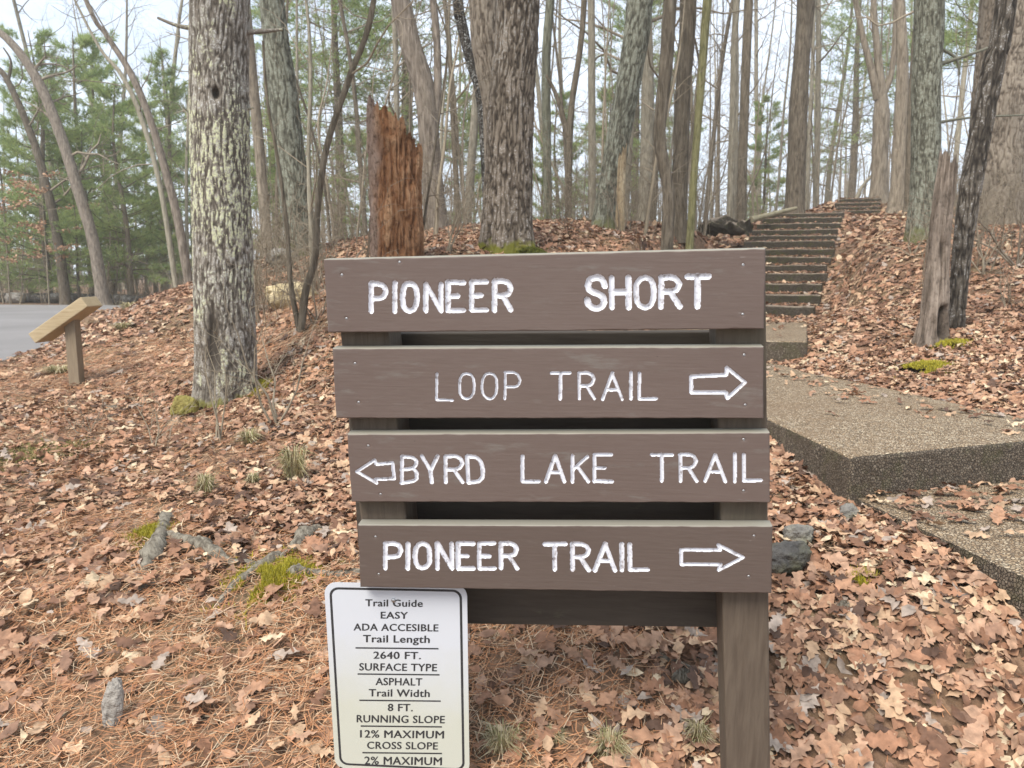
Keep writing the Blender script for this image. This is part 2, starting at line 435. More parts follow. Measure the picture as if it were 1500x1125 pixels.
# ------------------------------------------------------------------ terrain
CP = [P(*c) for c in [
    (-250, 1125, 2.25), (100, 1125, 2.15), (750, 1125, 2.15), (1300, 1125, 2.15), (1750, 1125, 2.2),
    (100, 850, 3.1), (400, 850, 3.1), (850, 950, 2.55), (1180, 815, 2.95), (1255, 738, 3.45), (1250, 900, 2.6), (1480, 890, 2.55),
    (0, 750, 3.95), (200, 750, 3.95), (0, 650, 5.2), (200, 650, 5.2), (335, 588, 6.5), (113, 562, 7.8), (0, 562, 8.1),
    (450, 700, 4.4), (470, 600, 5.6), (430, 492, 7.5), (750, 366, 8.6), (580, 396, 7.8), (700, 640, 5.0), (900, 560, 5.6),
    (300, 432, 15), (250, 440, 17), (200, 452, 20), (150, 470, 15), (420, 402, 11), (380, 388, 14), (430, 428, 10.5),
    (650, 364, 10.5), (880, 336, 12.5), (975, 362, 9.6), (1060, 331, 14),
    (1192, 470, 11.0), (1228, 322, 18.4), (1262, 297, 22), (1100, 356, 15.8), (1290, 314, 20),
    (1365, 503, 7), (1500, 600, 4.5), (1500, 500, 6.5), (1290, 568, 5.7), (1352, 350, 11.5), (1420, 336, 14), (1520, 330, 14), (1310, 302, 20.5), (1450, 420, 9), (1250, 420, 11),
    (1180, 532, 7.2), (1000, 470, 8.0)]] + [np.array(c, float) for c in [
    (-8, 24, 0.45), (0, 22, 1.5), (8, 30, 2.5), (16, 32, 3.0), (30, 34, 2.5), (-20, 30, 0.35), (-40, 32, 0.35), (-40, 60, 0.6), (0, 60, 0.5), (40, 60, 1.5),
    (-60, 130, 0.5), (0, 130, -1), (60, 130, 0), (-60, -10, -0.4), (0, -5, -0.35), (60, -10, 0.2), (-8, 2, 0.02), (8, 2, 0.3), (11, 8, 1.3), (17, 16, 2.6), (-3, 0.5, -0.05), (3, 0.5, -0.02), (60, 40, 2.5), (-60, 10, 0.3)]]
CP = np.array(CP)
def _k(r2): return 0.5 * r2 * np.log(r2 + 1e-9)
_n = len(CP)
_A = np.zeros((_n + 3, _n + 3))
_A[:_n, :_n] = _k(((CP[:, None, :2] - CP[None, :, :2]) ** 2).sum(-1)) + np.eye(_n) * 0.012
_A[:_n, _n:] = np.c_[np.ones(_n), CP[:, :2]]; _A[_n:, :_n] = _A[:_n, _n:].T
_W = np.linalg.solve(_A, np.r_[CP[:, 2], 0, 0, 0])
ROADZ = EYE - 1.13
ROAD = np.array([(-7.2, -6), (-6.6, 2), (-6.35, 6), (-6.45, 9.4), (-7.4, 12.2), (-9.6, 16.4), (-12.2, 22), (-12.8, 25.2), (-12.2, 27.2), (-20, 28.2), (-45, 29.5), (-45, -6)])
def inside(poly, x, y):
    r = np.zeros(x.shape, bool); n = len(poly)
    for i in range(n):
        x0, y0 = poly[i]; x1, y1 = poly[(i + 1) % n]
        c = (y0 > y) != (y1 > y)
        r ^= c & (x < (x1 - x0) * (y - y0) / (y1 - y0 + 1e-12) + x0)
    return r
def polydist(poly, x, y):
    d = np.full(x.shape, 1e9); n = len(poly)
    for i in range(n):
        a = np.array(poly[i]); b = np.array(poly[(i + 1) % n]); ab = b - a
        t = np.clip(((x - a[0]) * ab[0] + (y - a[1]) * ab[1]) / (ab @ ab), 0, 1)
        d = np.minimum(d, np.hypot(x - a[0] - t * ab[0], y - a[1] - t * ab[1]))
    return np.where(inside(poly, x, y), -d, d)
def ground(x, y):
    x = np.atleast_1d(np.asarray(x, float)); y = np.atleast_1d(np.asarray(y, float))
    z = np.empty(x.shape)
    for s in range(0, len(x), 20000):
        e = slice(s, s + 20000)
        z[e] = _k((x[e, None] - CP[None, :, 0]) ** 2 + (y[e, None] - CP[None, :, 1]) ** 2) @ _W[:_n] + _W[_n] + _W[_n + 1] * x[e] + _W[_n + 2] * y[e]
    z = z + (fbm(x * 1.3, y * 1.3, 5) - 0.5) * 0.07 + (fbm(x * 5, y * 5, 9) - 0.5) * 0.025
    for p0, dv, wdt, ln_, z0, sl in RUNS:    # the cut the steps lie in
        rx, ry = x - p0[0], y - p0[1]
        den = dv[0] * wv[1] - dv[1] * wv[0]
        a = (rx * wv[1] - ry * wv[0]) / den; c = (dv[0] * ry - dv[1] * rx) / den
        out = np.maximum(np.maximum(-a, a - ln_), np.maximum(-c, c - wdt))
        k = np.clip(1 - out / 0.9, 0, 1); k = k * k * (3 - 2 * k)
        z = z + k * (z0 + sl * np.clip(a, 0, ln_) - z)
    for p_, zs in SLABS:
        k = np.clip(1 - polydist(p_, x, y) / 0.35, 0, 1)
        z = np.where(z > zs - .05, z + k * (zs - .05 - z), z)
    d = polydist(ROAD, x, y)
    k = np.clip((d - 0.0) / 1.6, 0, 1); k = k * k * (3 - 2 * k)
    return z * k + (ROADZ - 0.09 + .09 * np.clip((d + .35) / .35, 0, 1)) * (1 - k)
def gz(x, y): return float(ground([x], [y])[0])
def gnormal(x, y, e=0.06):
    zx = (ground(x + e, y) - ground(x - e, y)) / (2 * e); zy = (ground(x, y + e) - ground(x, y - e)) / (2 * e)
    n = np.c_[-zx, -zy, np.ones(len(zx))]
    return n / np.linalg.norm(n, axis=1)[:, None]
def on(px, py, d):                           # foot of something seen at (px,py), about d ahead, on the ground
    p = P(px, py, d); p[2] = gz(p[0], p[1]); return p

def axis_pts(lo, a, b, hi, fine, coarse):
    return np.unique(np.round(np.concatenate([np.linspace(lo, a, coarse), np.arange(a, b, fine), np.linspace(b, hi, coarse)]), 4))
gx = axis_pts(-90, -9, 13, 90, 0.11, 40); gy = axis_pts(-12, 1.0, 24, 160, 0.11, 45)
X, Y = np.meshgrid(gx, gy)
Z = ground(X.ravel(), Y.ravel())
b = MB()
nx, ny = len(gx), len(gy)
i = np.arange(ny - 1)[:, None] * nx + np.arange(nx - 1)[None]
b.add(np.c_[X.ravel(), Y.ravel(), Z], np.stack([i, i + 1, i + 1 + nx, i + nx], -1).reshape(-1, 4))
tag(b.build('ground', SOIL), kind='structure')
b = MB(); b.prism([tuple(p) for p in ROAD], ROADZ - 0.12, ROADZ)
tag(b.build('road', ASPH, smooth=False), kind='structure')

# ------------------------------------------------------------------ concrete path
def slab(name, pix_or_xy, z, th, label, cat, top=CONC, side=CONCS, sub=True):
    b = MB(); poly = np.array(pix_or_xy, float)
    if np.sum(poly[:, 0] * np.roll(poly[:, 1], -1) - np.roll(poly[:, 0], -1) * poly[:, 1]) < 0: poly = poly[::-1]
    b.prism(poly, z - th, z)
    o = b.build(name, [top, side], smooth=False)
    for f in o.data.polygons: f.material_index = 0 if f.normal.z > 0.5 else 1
    bevel(o, 0.02, 3)
    return tag(o, label, cat), poly
_, S1 = slab('concrete_landing', s1, SLABZ, 0.32, 'large pebbled concrete slab with a sharp front corner beside the wooden trail sign', 'path slab')
_, S2 = slab('concrete_landing', s2, Z2, 0.3, 'lower pebbled concrete slab at the right edge, leaves lying over its back', 'path slab')
_, S3 = slab('concrete_landing', s3, Z3, 0.3, 'small raised concrete step slab between the big slab and the flight of steps', 'path slab')

STEPS = []
def flight(name, label, p0, n, tread, rise, z0, width, dirv):
    rt = empty(name, (p0[0], p0[1], z0 - 0.2), label, 'stairs')
    ro = np.array(rt.location)
    rnd = random.Random(len(label))
    for k in range(n):
        q = np.array(p0) + dirv * tread * k + np.array([rnd.uniform(-.03, .03), 0])
        z = z0 + rise * k + rnd.uniform(-.012, .012)
        wd = width + rnd.uniform(-.05, .05)
        poly = np.array([q, q + dirv * 0.30, q + dirv * 0.30 + wv * wd, q + wv * wd])
        full = np.array([q, q + dirv * (tread + .1), q + dirv * (tread + .1) + wv * wd, q + wv * wd])
        b = MB()
        # gently wavy worn block
        m = 14
        t = np.linspace(0, 1, m)
        fr = poly[0] + (poly[3] - poly[0]) * t[:, None]; bk = poly[1] + (poly[2] - poly[1]) * t[:, None]
        wob = (fbm(t * 6, np.full(m, k * 3.3), 4) - .5) * 0.035
        zt = z + wob
        fr = fr + np.outer((fbm(t * 5, np.full(m, k * 1.7), 8) - .5) * 0.06, dirv)
        V = np.vstack([np.c_[fr, np.full(m, z - .34)], np.c_[fr, zt], np.c_[bk, zt], np.c_[bk, np.full(m, z - .34)]]) - ro
        a = np.arange(m - 1)
        b.add(V, np.vstack([np.stack([a + r * m + 1, a + r * m, a + (r + 1) * m, a + (r + 1) * m + 1], -1) for r in range(3)]))
        for e in (0, m - 1): b.add(V[[e, m + e, 2 * m + e, 3 * m + e]], [[0, 1, 2, 3]])
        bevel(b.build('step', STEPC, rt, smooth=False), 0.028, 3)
        STEPS.append((full, z))
    return rt
flight('stairway', 'long flight of dark leaf-strewn log-like steps climbing the bank behind the sign', F1, 13, 0.66, 0.158, EYE - 0.485, 1.74, sdv)
flight('stairway', 'short upper flight of dark steps at the top of the slope', F2, 5, 0.52, 0.145, EYE + 1.50, 1.12, sdv2)
SKIP = [S1, S2, S3]

# ------------------------------------------------------------------ leaf litter
rng = np.random.default_rng(7)
def leaf_template(kind, r):
    # outline of a lobed oak leaf, length 1 along x, both halves about the midrib
    if kind == 'hi':
        n = 4; xs, ys = [0.0, 0.09], [0.012, 0.03]
        sin_ = r.uniform(.28, .8)
        for k in range(n):
            c = 0.2 + k * 0.19 + r.uniform(-.02, .02)
            wv_ = (0.17, 0.27, 0.25, 0.16)[k] * r.uniform(.65, 1.2)
            xs += [c - .04, c + .035, c + .075, c + .105]; ys += [wv_ * max(.55, sin_), wv_, wv_ * .85, wv_ * sin_]
        xs += [0.97, 1.0]; ys += [0.07, 0.0]
    elif kind == 'mid':
        xs = [0.0, 0.2, 0.3, 0.42, 0.55, 0.66, 0.82, 1.0]; ys = [0.01, 0.12, 0.06, 0.28, 0.1, 0.24, 0.14, 0]
    else:
        xs = [0.0, 0.35, 0.7, 1.0]; ys = [0.0, 0.26, 0.2, 0]
    xs, ys = np.array(xs), np.array(ys)
    n = len(xs)
    V = np.vstack([np.c_[xs, ys * r.uniform(.85, 1.1)], np.c_[xs, 0 * xs], np.c_[xs, -ys * r.uniform(.85, 1.1)]])
    V[:, 0] -= 0.5
    k_ = r.choice([.35, .6, 1.0]); cx, cy, tw, cu = k_ * r.uniform(-.6, 1.1), k_ * r.uniform(-1.6, 2.4), k_ * r.uniform(-.9, .9), k_ * r.uniform(-.9, .9)
    z = cx * V[:, 0] ** 2 + cy * V[:, 1] ** 2 + tw * V[:, 0] * V[:, 1] + cu * V[:, 0] ** 3 + 0.05 * np.sin(V[:, 0] * 14 + r.uniform(0, 6)) * (np.abs(V[:, 1]) > .05)
    V = np.c_[V, z - z.mean()]
    a = np.arange(n - 1)
    f = np.vstack([np.stack([a + n, a + n + 1, a + 1, a], -1), np.stack([a + 2 * n, a + 2 * n + 1, a + n + 1, a + n], -1)])
    return V, f
PAL = np.array([1.27, 1.33, 1.31]) * np.array([(0.33, 0.175, 0.105), (0.26, 0.128, 0.075), (0.42, 0.265, 0.165), (0.15, 0.075, 0.046), (0.31, 0.235, 0.19), (0.37, 0.215, 0.14), (0.50, 0.37, 0.245), (0.22, 0.12, 0.078), (0.085, 0.047, 0.032)])
PALP = np.array([.19, .16, .14, .12, .06, .15, .05, .08, .05])
def scatter(b, x, y, z, nrm, size, kind, r, flat=0.35, pal=PAL, pp=PALP):
    temps = [leaf_template(kind, r) for _ in range(26)]
    n = len(x); which = r.integers(0, len(temps), n)
    th = r.uniform(0, 2 * math.pi, n)
    up = nrm + r.normal(0, flat, (n, 3)) * np.array([1, 1, .3]); up /= np.linalg.norm(up, axis=1)[:, None]
    t = np.c_[np.cos(th), np.sin(th), 0 * th]; t -= (t * up).sum(1)[:, None] * up; t /= np.linalg.norm(t, axis=1)[:, None]
    s_ = np.cross(up, t)
    flip = np.where(r.random(n) < .4, -1.0, 1.0)
    cols = pal[r.choice(len(pal), n, p=pp)] * r.uniform(.8, 1.15, (n, 1))
    for k, (V, f) in enumerate(temps):
        m = np.where(which == k)[0]
        if not len(m): continue
        W = (V[None, :, 0, None] * t[m, None] + V[None, :, 1, None] * s_[m, None] + (V[None, :, 2] * flip[m, None])[..., None] * up[m, None]) * size[m, None, None]
        W = W + np.c_[x, y, z][m][:, None]
        nv = len(V)
        ff = (f[None] + (np.arange(len(m)) * nv)[:, None, None]).reshape(-1, 4)
        b.add(W.reshape(-1, 3), ff, np.repeat(cols[m], nv, 0))
def needly(x, y):                            # where pine needles rather than leaves cover the soil
    w_ = np.clip((0.75 - x) / 0.6, 0, 1) * np.clip((3.9 - y) / 0.9, 0, 1)
    w2 = np.clip((-x - 0.7) / 1.0, 0, 1) * np.clip((10.5 - y) / 1.5, 0, 1) * 0.78
    return np.clip(np.maximum(w_, w2) + (fbm(x * 1.6, y * 1.6, 31) - .5) * 1.1, 0, 1)
def dd(py):                                   # rough distance of the near ground at a picture height
    return float(np.interp(py, [560, 650, 750, 850, 950, 1125], [7.2, 5.2, 3.95, 3.1, 2.6, 2.15]))
KEEP = []                                     # bare spots: along the roots, round the stones, on the moss
for px, py, r_ in ((246, 775, .06), (240, 795, .09), (233, 818, .09), (226, 832, .06), (262, 812, .05), (282, 817, .06), (300, 822, .06), (318, 827, .06), (335, 833, .05), (384, 838, .05), (370, 845, .05), (358, 852, .05), (345, 861, .05), (330, 874, .05), (408, 864, .05), (428, 852, .07), (450, 850, .06), (475, 851, .05),
                   (464, 800, .05), (446, 808, .06), (430, 822, .05), (400, 846, .14), (370, 872, .09), (430, 838, .08), (171, 1090, .07), (222, 797, .07)):
    q_ = on(px, py, dd(py)); KEEP.append((q_[0], q_[1], r_))
KEEP += [(*on(1352, 528, 6.2)[:2], .2), (*on(1392, 508, 6.8)[:2], .14), (*on(1152, 842, 2.86)[:2], .09), (*on(1170, 784, 3.08)[:2], .07)]
def blocked(x, y, marg=0.0):
    m = np.zeros(x.shape, bool)
    for a, b_, r_ in KEEP: m |= (x - a) ** 2 + (y - b_) ** 2 < r_ * r_
    for p in SKIP: m |= inside(p, x, y)
    for p, z in STEPS: m |= inside(p, x, y)
    return m
lit = MB()
def zone(y0, y1, dens, kind, s0, s1, r, side=1.0, flat=.26):
    area = 0.5 * (y1 - y0) * ((1.5 * y0 + 2.6) + (1.5 * y1 + 2.6)) * side
    n = int(area * dens)
    y = np.sqrt(r.uniform(y0 ** 2, y1 ** 2, n)); x = r.uniform(-1, 1, n) * (0.75 * y + 1.3)
    keep = ~blocked(x, y) & (polydist(ROAD, x, y) > r.exponential(.25, n))
    nd = needly(x, y)
    bare = fbm(x * .9, y * .9, 77) 
    keep &= r.random(n) > nd * .86
    x, y = x[keep], y[keep]
    n = len(x)
    z = ground(x, y) + r.uniform(0.004, 0.045, n)
    scatter(lit, x, y, z, gnormal(x, y), r.uniform(s0, s1, n), kind, r, flat)
zone(1.4, 4.4, 980, 'hi', .05, .15, rng, flat=.28)
zone(4.4, 7.2, 520, 'hi', .07, .15, rng)
zone(1.4, 7.2, 900, 'lo', .03, .085, rng, flat=.4)          # broken scraps between the leaves
zone(7.2, 13.5, 260, 'mid', .09, .16, rng)
zone(13.5, 27, 75, 'lo', .13, .22, rng, flat=.5)
# leaves lying on the treads and on the slabs
def on_poly(poly, z, n, kind, s0, s1, r, wfun=None):
    lo, hi = poly.min(0), poly.max(0)
    x = r.uniform(lo[0], hi[0], n); y = r.uniform(lo[1], hi[1], n)
    k = inside(poly, x, y)
    if wfun is not None: k &= r.random(n) < wfun(x, y)
    x, y = x[k], y[k]; n = len(x)
    up = np.tile([0, 0, 1.0], (n, 1))
    scatter(lit, x, y, np.full(n, z) + r.uniform(.008, .03, n), up, r.uniform(s0, s1, n), kind, r, .2)
for p, z in STEPS:
    q0, q1, q2, q3 = p
    fr = (q1 - q0) * 0.34
    back = np.array([q0 + fr * .75, q1, q2, q3 + fr * .75])
    on_poly(back, z - .005, 260, 'mid', .08, .15, rng)
    on_poly(p, z + .01, 70, 'mid', .08, .14, rng)
on_poly(S2, Z2, 900, 'hi', .07, .13, rng, lambda x, y: np.clip(((y - 2.75) * 1.3 + (x - 1.9) * .5), 0.03, 1))
on_poly(S1, SLABZ, 500, 'hi', .07, .13, rng, lambda x, y: np.clip((x - 1.45 - (7.0 - y) * .30) * 2.5, 0.015, .9))
on_poly(S3, Z3, 420, 'mid', .07, .13, rng, lambda x, y: np.clip((y - 8.4) * .6, 0.03, .9))
o = lit.build('leaf_litter', LEAF, smooth=True)
tag(o, kind='stuff')

# pine needles and scraps
nm = MB()
n = 95000
y = np.sqrt(rng.uniform(1.4 ** 2, 9.5 ** 2, n)) ; x = rng.uniform(-1, 1, n) * (0.75 * y + 1.0)
keep = (rng.random(n) < np.clip(needly(x, y) + .05, 0, 1)) & ~blocked(x, y) & (polydist(ROAD, x, y) > -.4 + rng.random(n) * .4)
x, y = x[keep], y[keep]
n2 = 26000
y2 = np.sqrt(rng.uniform(1.4 ** 2, 3.9 ** 2, n2)); x2 = rng.uniform(-2.8, .75, n2)
k2 = (rng.random(n2) < needly(x2, y2)); x = np.r_[x, x2[k2]]; y = np.r_[y, y2[k2]]
n = len(x)
z = ground(x, y) + rng.uniform(.004, .035, n)
nn = gnormal(x, y) + rng.normal(0, .12, (n, 3)); nn /= np.linalg.norm(nn, axis=1)[:, None]
th = rng.normal(0.5, 1.0, n)
t = np.c_[np.cos(th), np.sin(th), 0 * th]; t -= (t * nn).sum(1)[:, None] * nn; t /= np.linalg.norm(t, axis=1)[:, None]
s_ = np.cross(nn, t)
ln = rng.uniform(.05, .13, n)[:, None]; wd = rng.uniform(.0008, .0015, n)[:, None] * np.clip(y / 2.6, 1, 2.4)[:, None]; bd = rng.normal(0, .16, n)[:, None] * ln
p = np.c_[x, y, z]
rows = []
for k, (a, wk) in enumerate(((-.5, 1), (0, 1), (.5, .5))):
    c = p + t * ln * a + s_ * bd * (4 * a * a)
    rows += [c - s_ * wd * wk, c + s_ * wd * wk]
V = np.stack(rows, 1).reshape(-1, 3)
f = (np.array([[0, 2, 3, 1], [2, 4, 5, 3]])[None] + (np.arange(n) * 6)[:, None, None]).reshape(-1, 4)
npal = np.array([(0.47, 0.225, 0.105), (0.39, 0.175, 0.08), (0.53, 0.32, 0.18), (0.31, 0.155, 0.085), (0.58, 0.43, 0.28)])
nm.add(V, f, np.repeat(npal[rng.choice(5, n, p=[.28, .20, .26, .12, .14])] * rng.uniform(.8, 1.2, (n, 1)), 6, 0))
tag(nm.build('fallen_pine_needles', NEEDLE), kind='stuff')

# ------------------------------------------------------------------ trail sign
SN_D, yw, le = 1.86084222, -0.10815741, 0.08967771
NV = np.array([-math.sin(yw) * math.cos(le), math.cos(yw) * math.cos(le), math.sin(le)])   # away from the viewer
def sp(px, py, off=0.0):                     # point of the sign's front plane (off metres behind it)
    r = ray(px, py)
    return r * (SN_D + off) / (NV @ r) + np.array([0, 0, EYE])
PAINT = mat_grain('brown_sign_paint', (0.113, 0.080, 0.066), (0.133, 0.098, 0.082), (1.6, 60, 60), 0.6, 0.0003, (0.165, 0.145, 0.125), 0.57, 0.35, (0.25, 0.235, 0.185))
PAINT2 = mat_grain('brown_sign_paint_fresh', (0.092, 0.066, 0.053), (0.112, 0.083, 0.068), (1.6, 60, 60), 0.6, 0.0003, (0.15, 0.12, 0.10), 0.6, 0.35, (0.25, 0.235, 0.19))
def post_mat():
    n = N('weathered_post_paint', 0.8, 0.25)
    g = n.noise(n.vec((24, 24, 1.0)), 3, 7, 0.6, .4)
    b = n.noise(n.vec(), 2.5, 5)
    col = n.ramp(g, [(0.3, (0.078, 0.057, 0.041)), (0.7, (0.125, 0.096, 0.069))])
    col = n.mix(n.ramp(b, [(0.48, 0.0), (0.72, 0.5)]), col, (0.13, 0.12, 0.075))
    n.color(col); n.bump(g, 0.002); return n.m
POSTM = post_mat()
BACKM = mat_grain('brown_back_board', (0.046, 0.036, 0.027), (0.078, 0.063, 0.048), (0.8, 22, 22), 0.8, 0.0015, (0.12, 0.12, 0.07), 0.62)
def white_mat():
    n = N('white_groove_paint', 0.55, 0.35)
    a = n.noise(n.vec(), 60, 6, .7); b_ = n.noise(n.vec(), 300, 3)
    n.color(n.ramp(a, [(0.33, (0.28, 0.25, 0.25)), (0.45, (0.62, 0.62, 0.65)), (0.7, (0.73, 0.73, 0.76))]))
    n.bump(n.math('ADD', a, b_), 0.0012); return n.m
WHITE = white_mat()
def metal(name, col, rough=.4):
    n = N(name, rough); n.b.inputs['Metallic'].default_value = 1.0; n.color(col); return n.m
SCREW = metal('galvanised_screw', (0.42, 0.42, 0.42), .5)
sign_base = sp(1092, 1290, .11); sign_base[2] = gz(sign_base[0], sign_base[1])
SIGN = empty('trail_sign', sign_base, 'big brown wooden trail sign of four lettered boards with white arrows', 'sign')
SB = np.array(SIGN.location)

LET = {
 'P': [[(0, 0), (0, 1)], [(0, 1), (.55, 1), (.85, .93), (1, .73), (.85, .53), (.55, .46), (0, .46)]],
 'I': [[(.5, 0), (.5, 1)]],
 'O': [[(.5, 1), (.22, .95), (.04, .78), (0, .5), (.04, .22), (.22, .05), (.5, 0), (.78, .05), (.96, .22), (1, .5), (.96, .78), (.78, .95), (.5, 1)]],
 'N': [[(0, 0), (0, 1)], [(0, 1), (1, 0)], [(1, 0), (1, 1)]],
 'E': [[(0, 0), (0, 1)], [(0, 1), (1, 1)], [(0, .5), (.62, .5)], [(0, 0), (1, 0)]],
 'R': [[(0, 0), (0, 1)], [(0, 1), (.55, 1), (.85, .93), (1, .75), (.85, .56), (.55, .5), (0, .5)], [(.48, .5), (1, 0)]],
 'S': [[(1, .74), (.94, .88), (.75, .98), (.45, 1), (.15, .94), (.02, .76), (.12, .61), (.35, .54), (.65, .48), (.9, .38), (.98, .22), (.86, .07), (.55, 0), (.25, .03), (.06, .14), (0, .28)]],
 'H': [[(0, 0), (0, 1)], [(1, 0), (1, 1)], [(0, .52), (1, .52)]],
 'T': [[(0, 1), (1, 1)], [(.5, 1), (.5, 0)]],
 'L': [[(0, 1), (0, 0)], [(0, 0), (1, 0)]],
 'A': [[(0, 0), (.5, 1)], [(.5, 1), (1, 0)], [(.2, .36), (.8, .36)]],
 'B': [[(0, 0), (.02, 1)], [(.02, 1), (.7, .98), (.97, .85), (.93, .68), (.75, .55), (0, .5)], [(.75, .55), (1, .4), (1, .15), (.8, .06), (0, 0)]],
 'Y': [[(0, 1), (.55, .45)], [(1, 1), (.55, .45)], [(.55, .45), (.6, 0)]],
 'D': [[(0, 1), (.06, 0)], [(0, 1), (.55, .97), (.88, .82), (1, .5), (.97, .2), (.75, .05), (.06, 0)]],
 'K': [[(0, 1), (0, 0)], [(.95, .95), (0, .42)], [(.3, .58), (1, 0)]],
}
zc = {1: (450, 340), 2: (800, 340), 3: (480, 600), 4: (800, 600)}
def zp(z, x, y): return (zc[z][0] + x / 3.75, zc[z][1] + y / 3.75)
def obox(front, th):                         # box from 4 front points (sign plane pixels handled by caller), thickness along NV
    f = np.array(front); k = f + NV * th
    return np.vstack([f, k])
def add_front_box(b, f4, k4):
    V = np.vstack([f4, k4]) - SB             # order: TL, BL, BR, TR
    b.add(V, [[0, 1, 2, 3], [7, 6, 5, 4], [4, 5, 1, 0], [3, 2, 6, 7], [4, 0, 3, 7], [1, 5, 6, 2]])
BOARDS = [
 (PAINT, [(474, 380), (480, 487.5), (1119.5, 482), (1122, 364)],
  [(1, [('P', 352, 283, 432, 434), ('I', 476, 280, 486, 435), ('O', 523, 281, 603, 432), ('N', 651, 285, 733, 430), ('E', 773, 275, 858, 430), ('E', 903, 271, 985, 428), ('R', 1030, 268, 1118, 428)], 6.6),
   (2, [('S', 226, 250, 322, 420), ('H', 360, 250, 453, 414), ('O', 494, 249, 592, 414), ('R', 632, 247, 732, 408), ('T', 775, 243, 890, 408)], 7.6)],
  None, [(1, 190, 235), (1, 215, 475), (2, 1082, 180), (2, 1080, 452), (1, 507, 165)]),
 (PAINT, [(486.5, 510.5), (492, 613), (1118.5, 613), (1119, 508)],
  [(1, [('L', 712, 778, 797, 922), ('O', 836, 776, 917, 916), ('O', 961, 775, 1042, 916), ('P', 1088, 772, 1172, 918)], 3.3),
   (2, [('T', 28, 774, 130, 918), ('R', 182, 773, 264, 915), ('A', 310, 773, 416, 918), ('I', 462, 772, 472, 915), ('L', 512, 772, 605, 915)], 4.0)],
  (2, [(797, 793), (990, 783), (993, 745), (1092, 826), (996, 912), (988, 880), (797, 880), (797, 793)], 4.8), [(1, 262, 722), (1, 282, 935), (2, 1088, 675), (2, 1094, 950)]),
 (PAINT, [(508, 636), (515, 735.5), (1128, 736.5), (1128, 634)],
  [(3, [('B', 406, 258, 490, 402), ('Y', 518, 256, 605, 400), ('R', 648, 256, 740, 400), ('D', 766, 256, 852, 400)], 5.4),
   (4, [('L', -130, 255, -40, 394), ('A', -2, 255, 100, 396), ('K', 145, 252, 232, 395), ('E', 265, 248, 360, 393), ('T', 578, 248, 692, 392), ('R', 737, 246, 826, 393), ('A', 875, 250, 985, 393), ('I', 1031, 243, 1040, 395), ('L', 1085, 245, 1180, 390)], 5.0)],
  (3, [(160, 341), (258, 276), (267, 300), (356, 291), (366, 378), (262, 383), (268, 403), (160, 341)], 5.0), [(3, 222, 200), (3, 290, 466), (4, 1085, 165), (4, 1085, 447)]),
 (PAINT2, [(524, 769), (527.5, 860.5), (1130.5, 869.5), (1132, 771)],
  [(3, [('P', 318, 737, 404, 872), ('I', 435, 735, 446, 872), ('O', 480, 735, 561, 872), ('N', 602, 735, 682, 872), ('E', 716, 735, 800, 872), ('E', 834, 735, 916, 872), ('R', 952, 735, 1040, 872)], 6.4),
   (4, [('T', -8, 739, 106, 880), ('R', 143, 738, 234, 880), ('A', 270, 738, 378, 882), ('I', 412, 738, 422, 882), ('L', 460, 738, 556, 878)], 6.4)],
  (4, [(741, 770), (957, 771), (946, 743), (1082, 812), (948, 882), (960, 850), (743, 850), (741, 770)], 5.2), [(3, 262, 700), (3, 280, 905), (4, 1142, 695), (4, 1113, 917)]),
]
rr_ = random.Random(3)
E1 = np.array([math.cos(yw), math.sin(yw), 0.0]); E2 = np.cross(E1, -NV); E2 = E2 / np.linalg.norm(E2) * (1 if np.cross(E1, -NV)[2] > 0 else -1)
E1 = np.cross(E2, NV); E1 *= np.sign(E1[0])
O0 = sp(750, 620)
def uv(px, py): d_ = sp(px, py) - O0; return np.array([d_ @ E1, d_ @ E2])
PXM = np.linalg.norm(uv(800, 620) - uv(700, 620)) / 100      # metres of the sign per photo pixel
def stroke_lines(ch, x0, y0, x1, y1, z, r):
    for s_ in LET[ch]:
        yield [zp(z, x0 + (x1 - x0) * (.5 if ch == 'I' else u) + r.uniform(-2, 2), y1 + (y0 - y1) * v + r.uniform(-2, 2)) for u, v in s_]
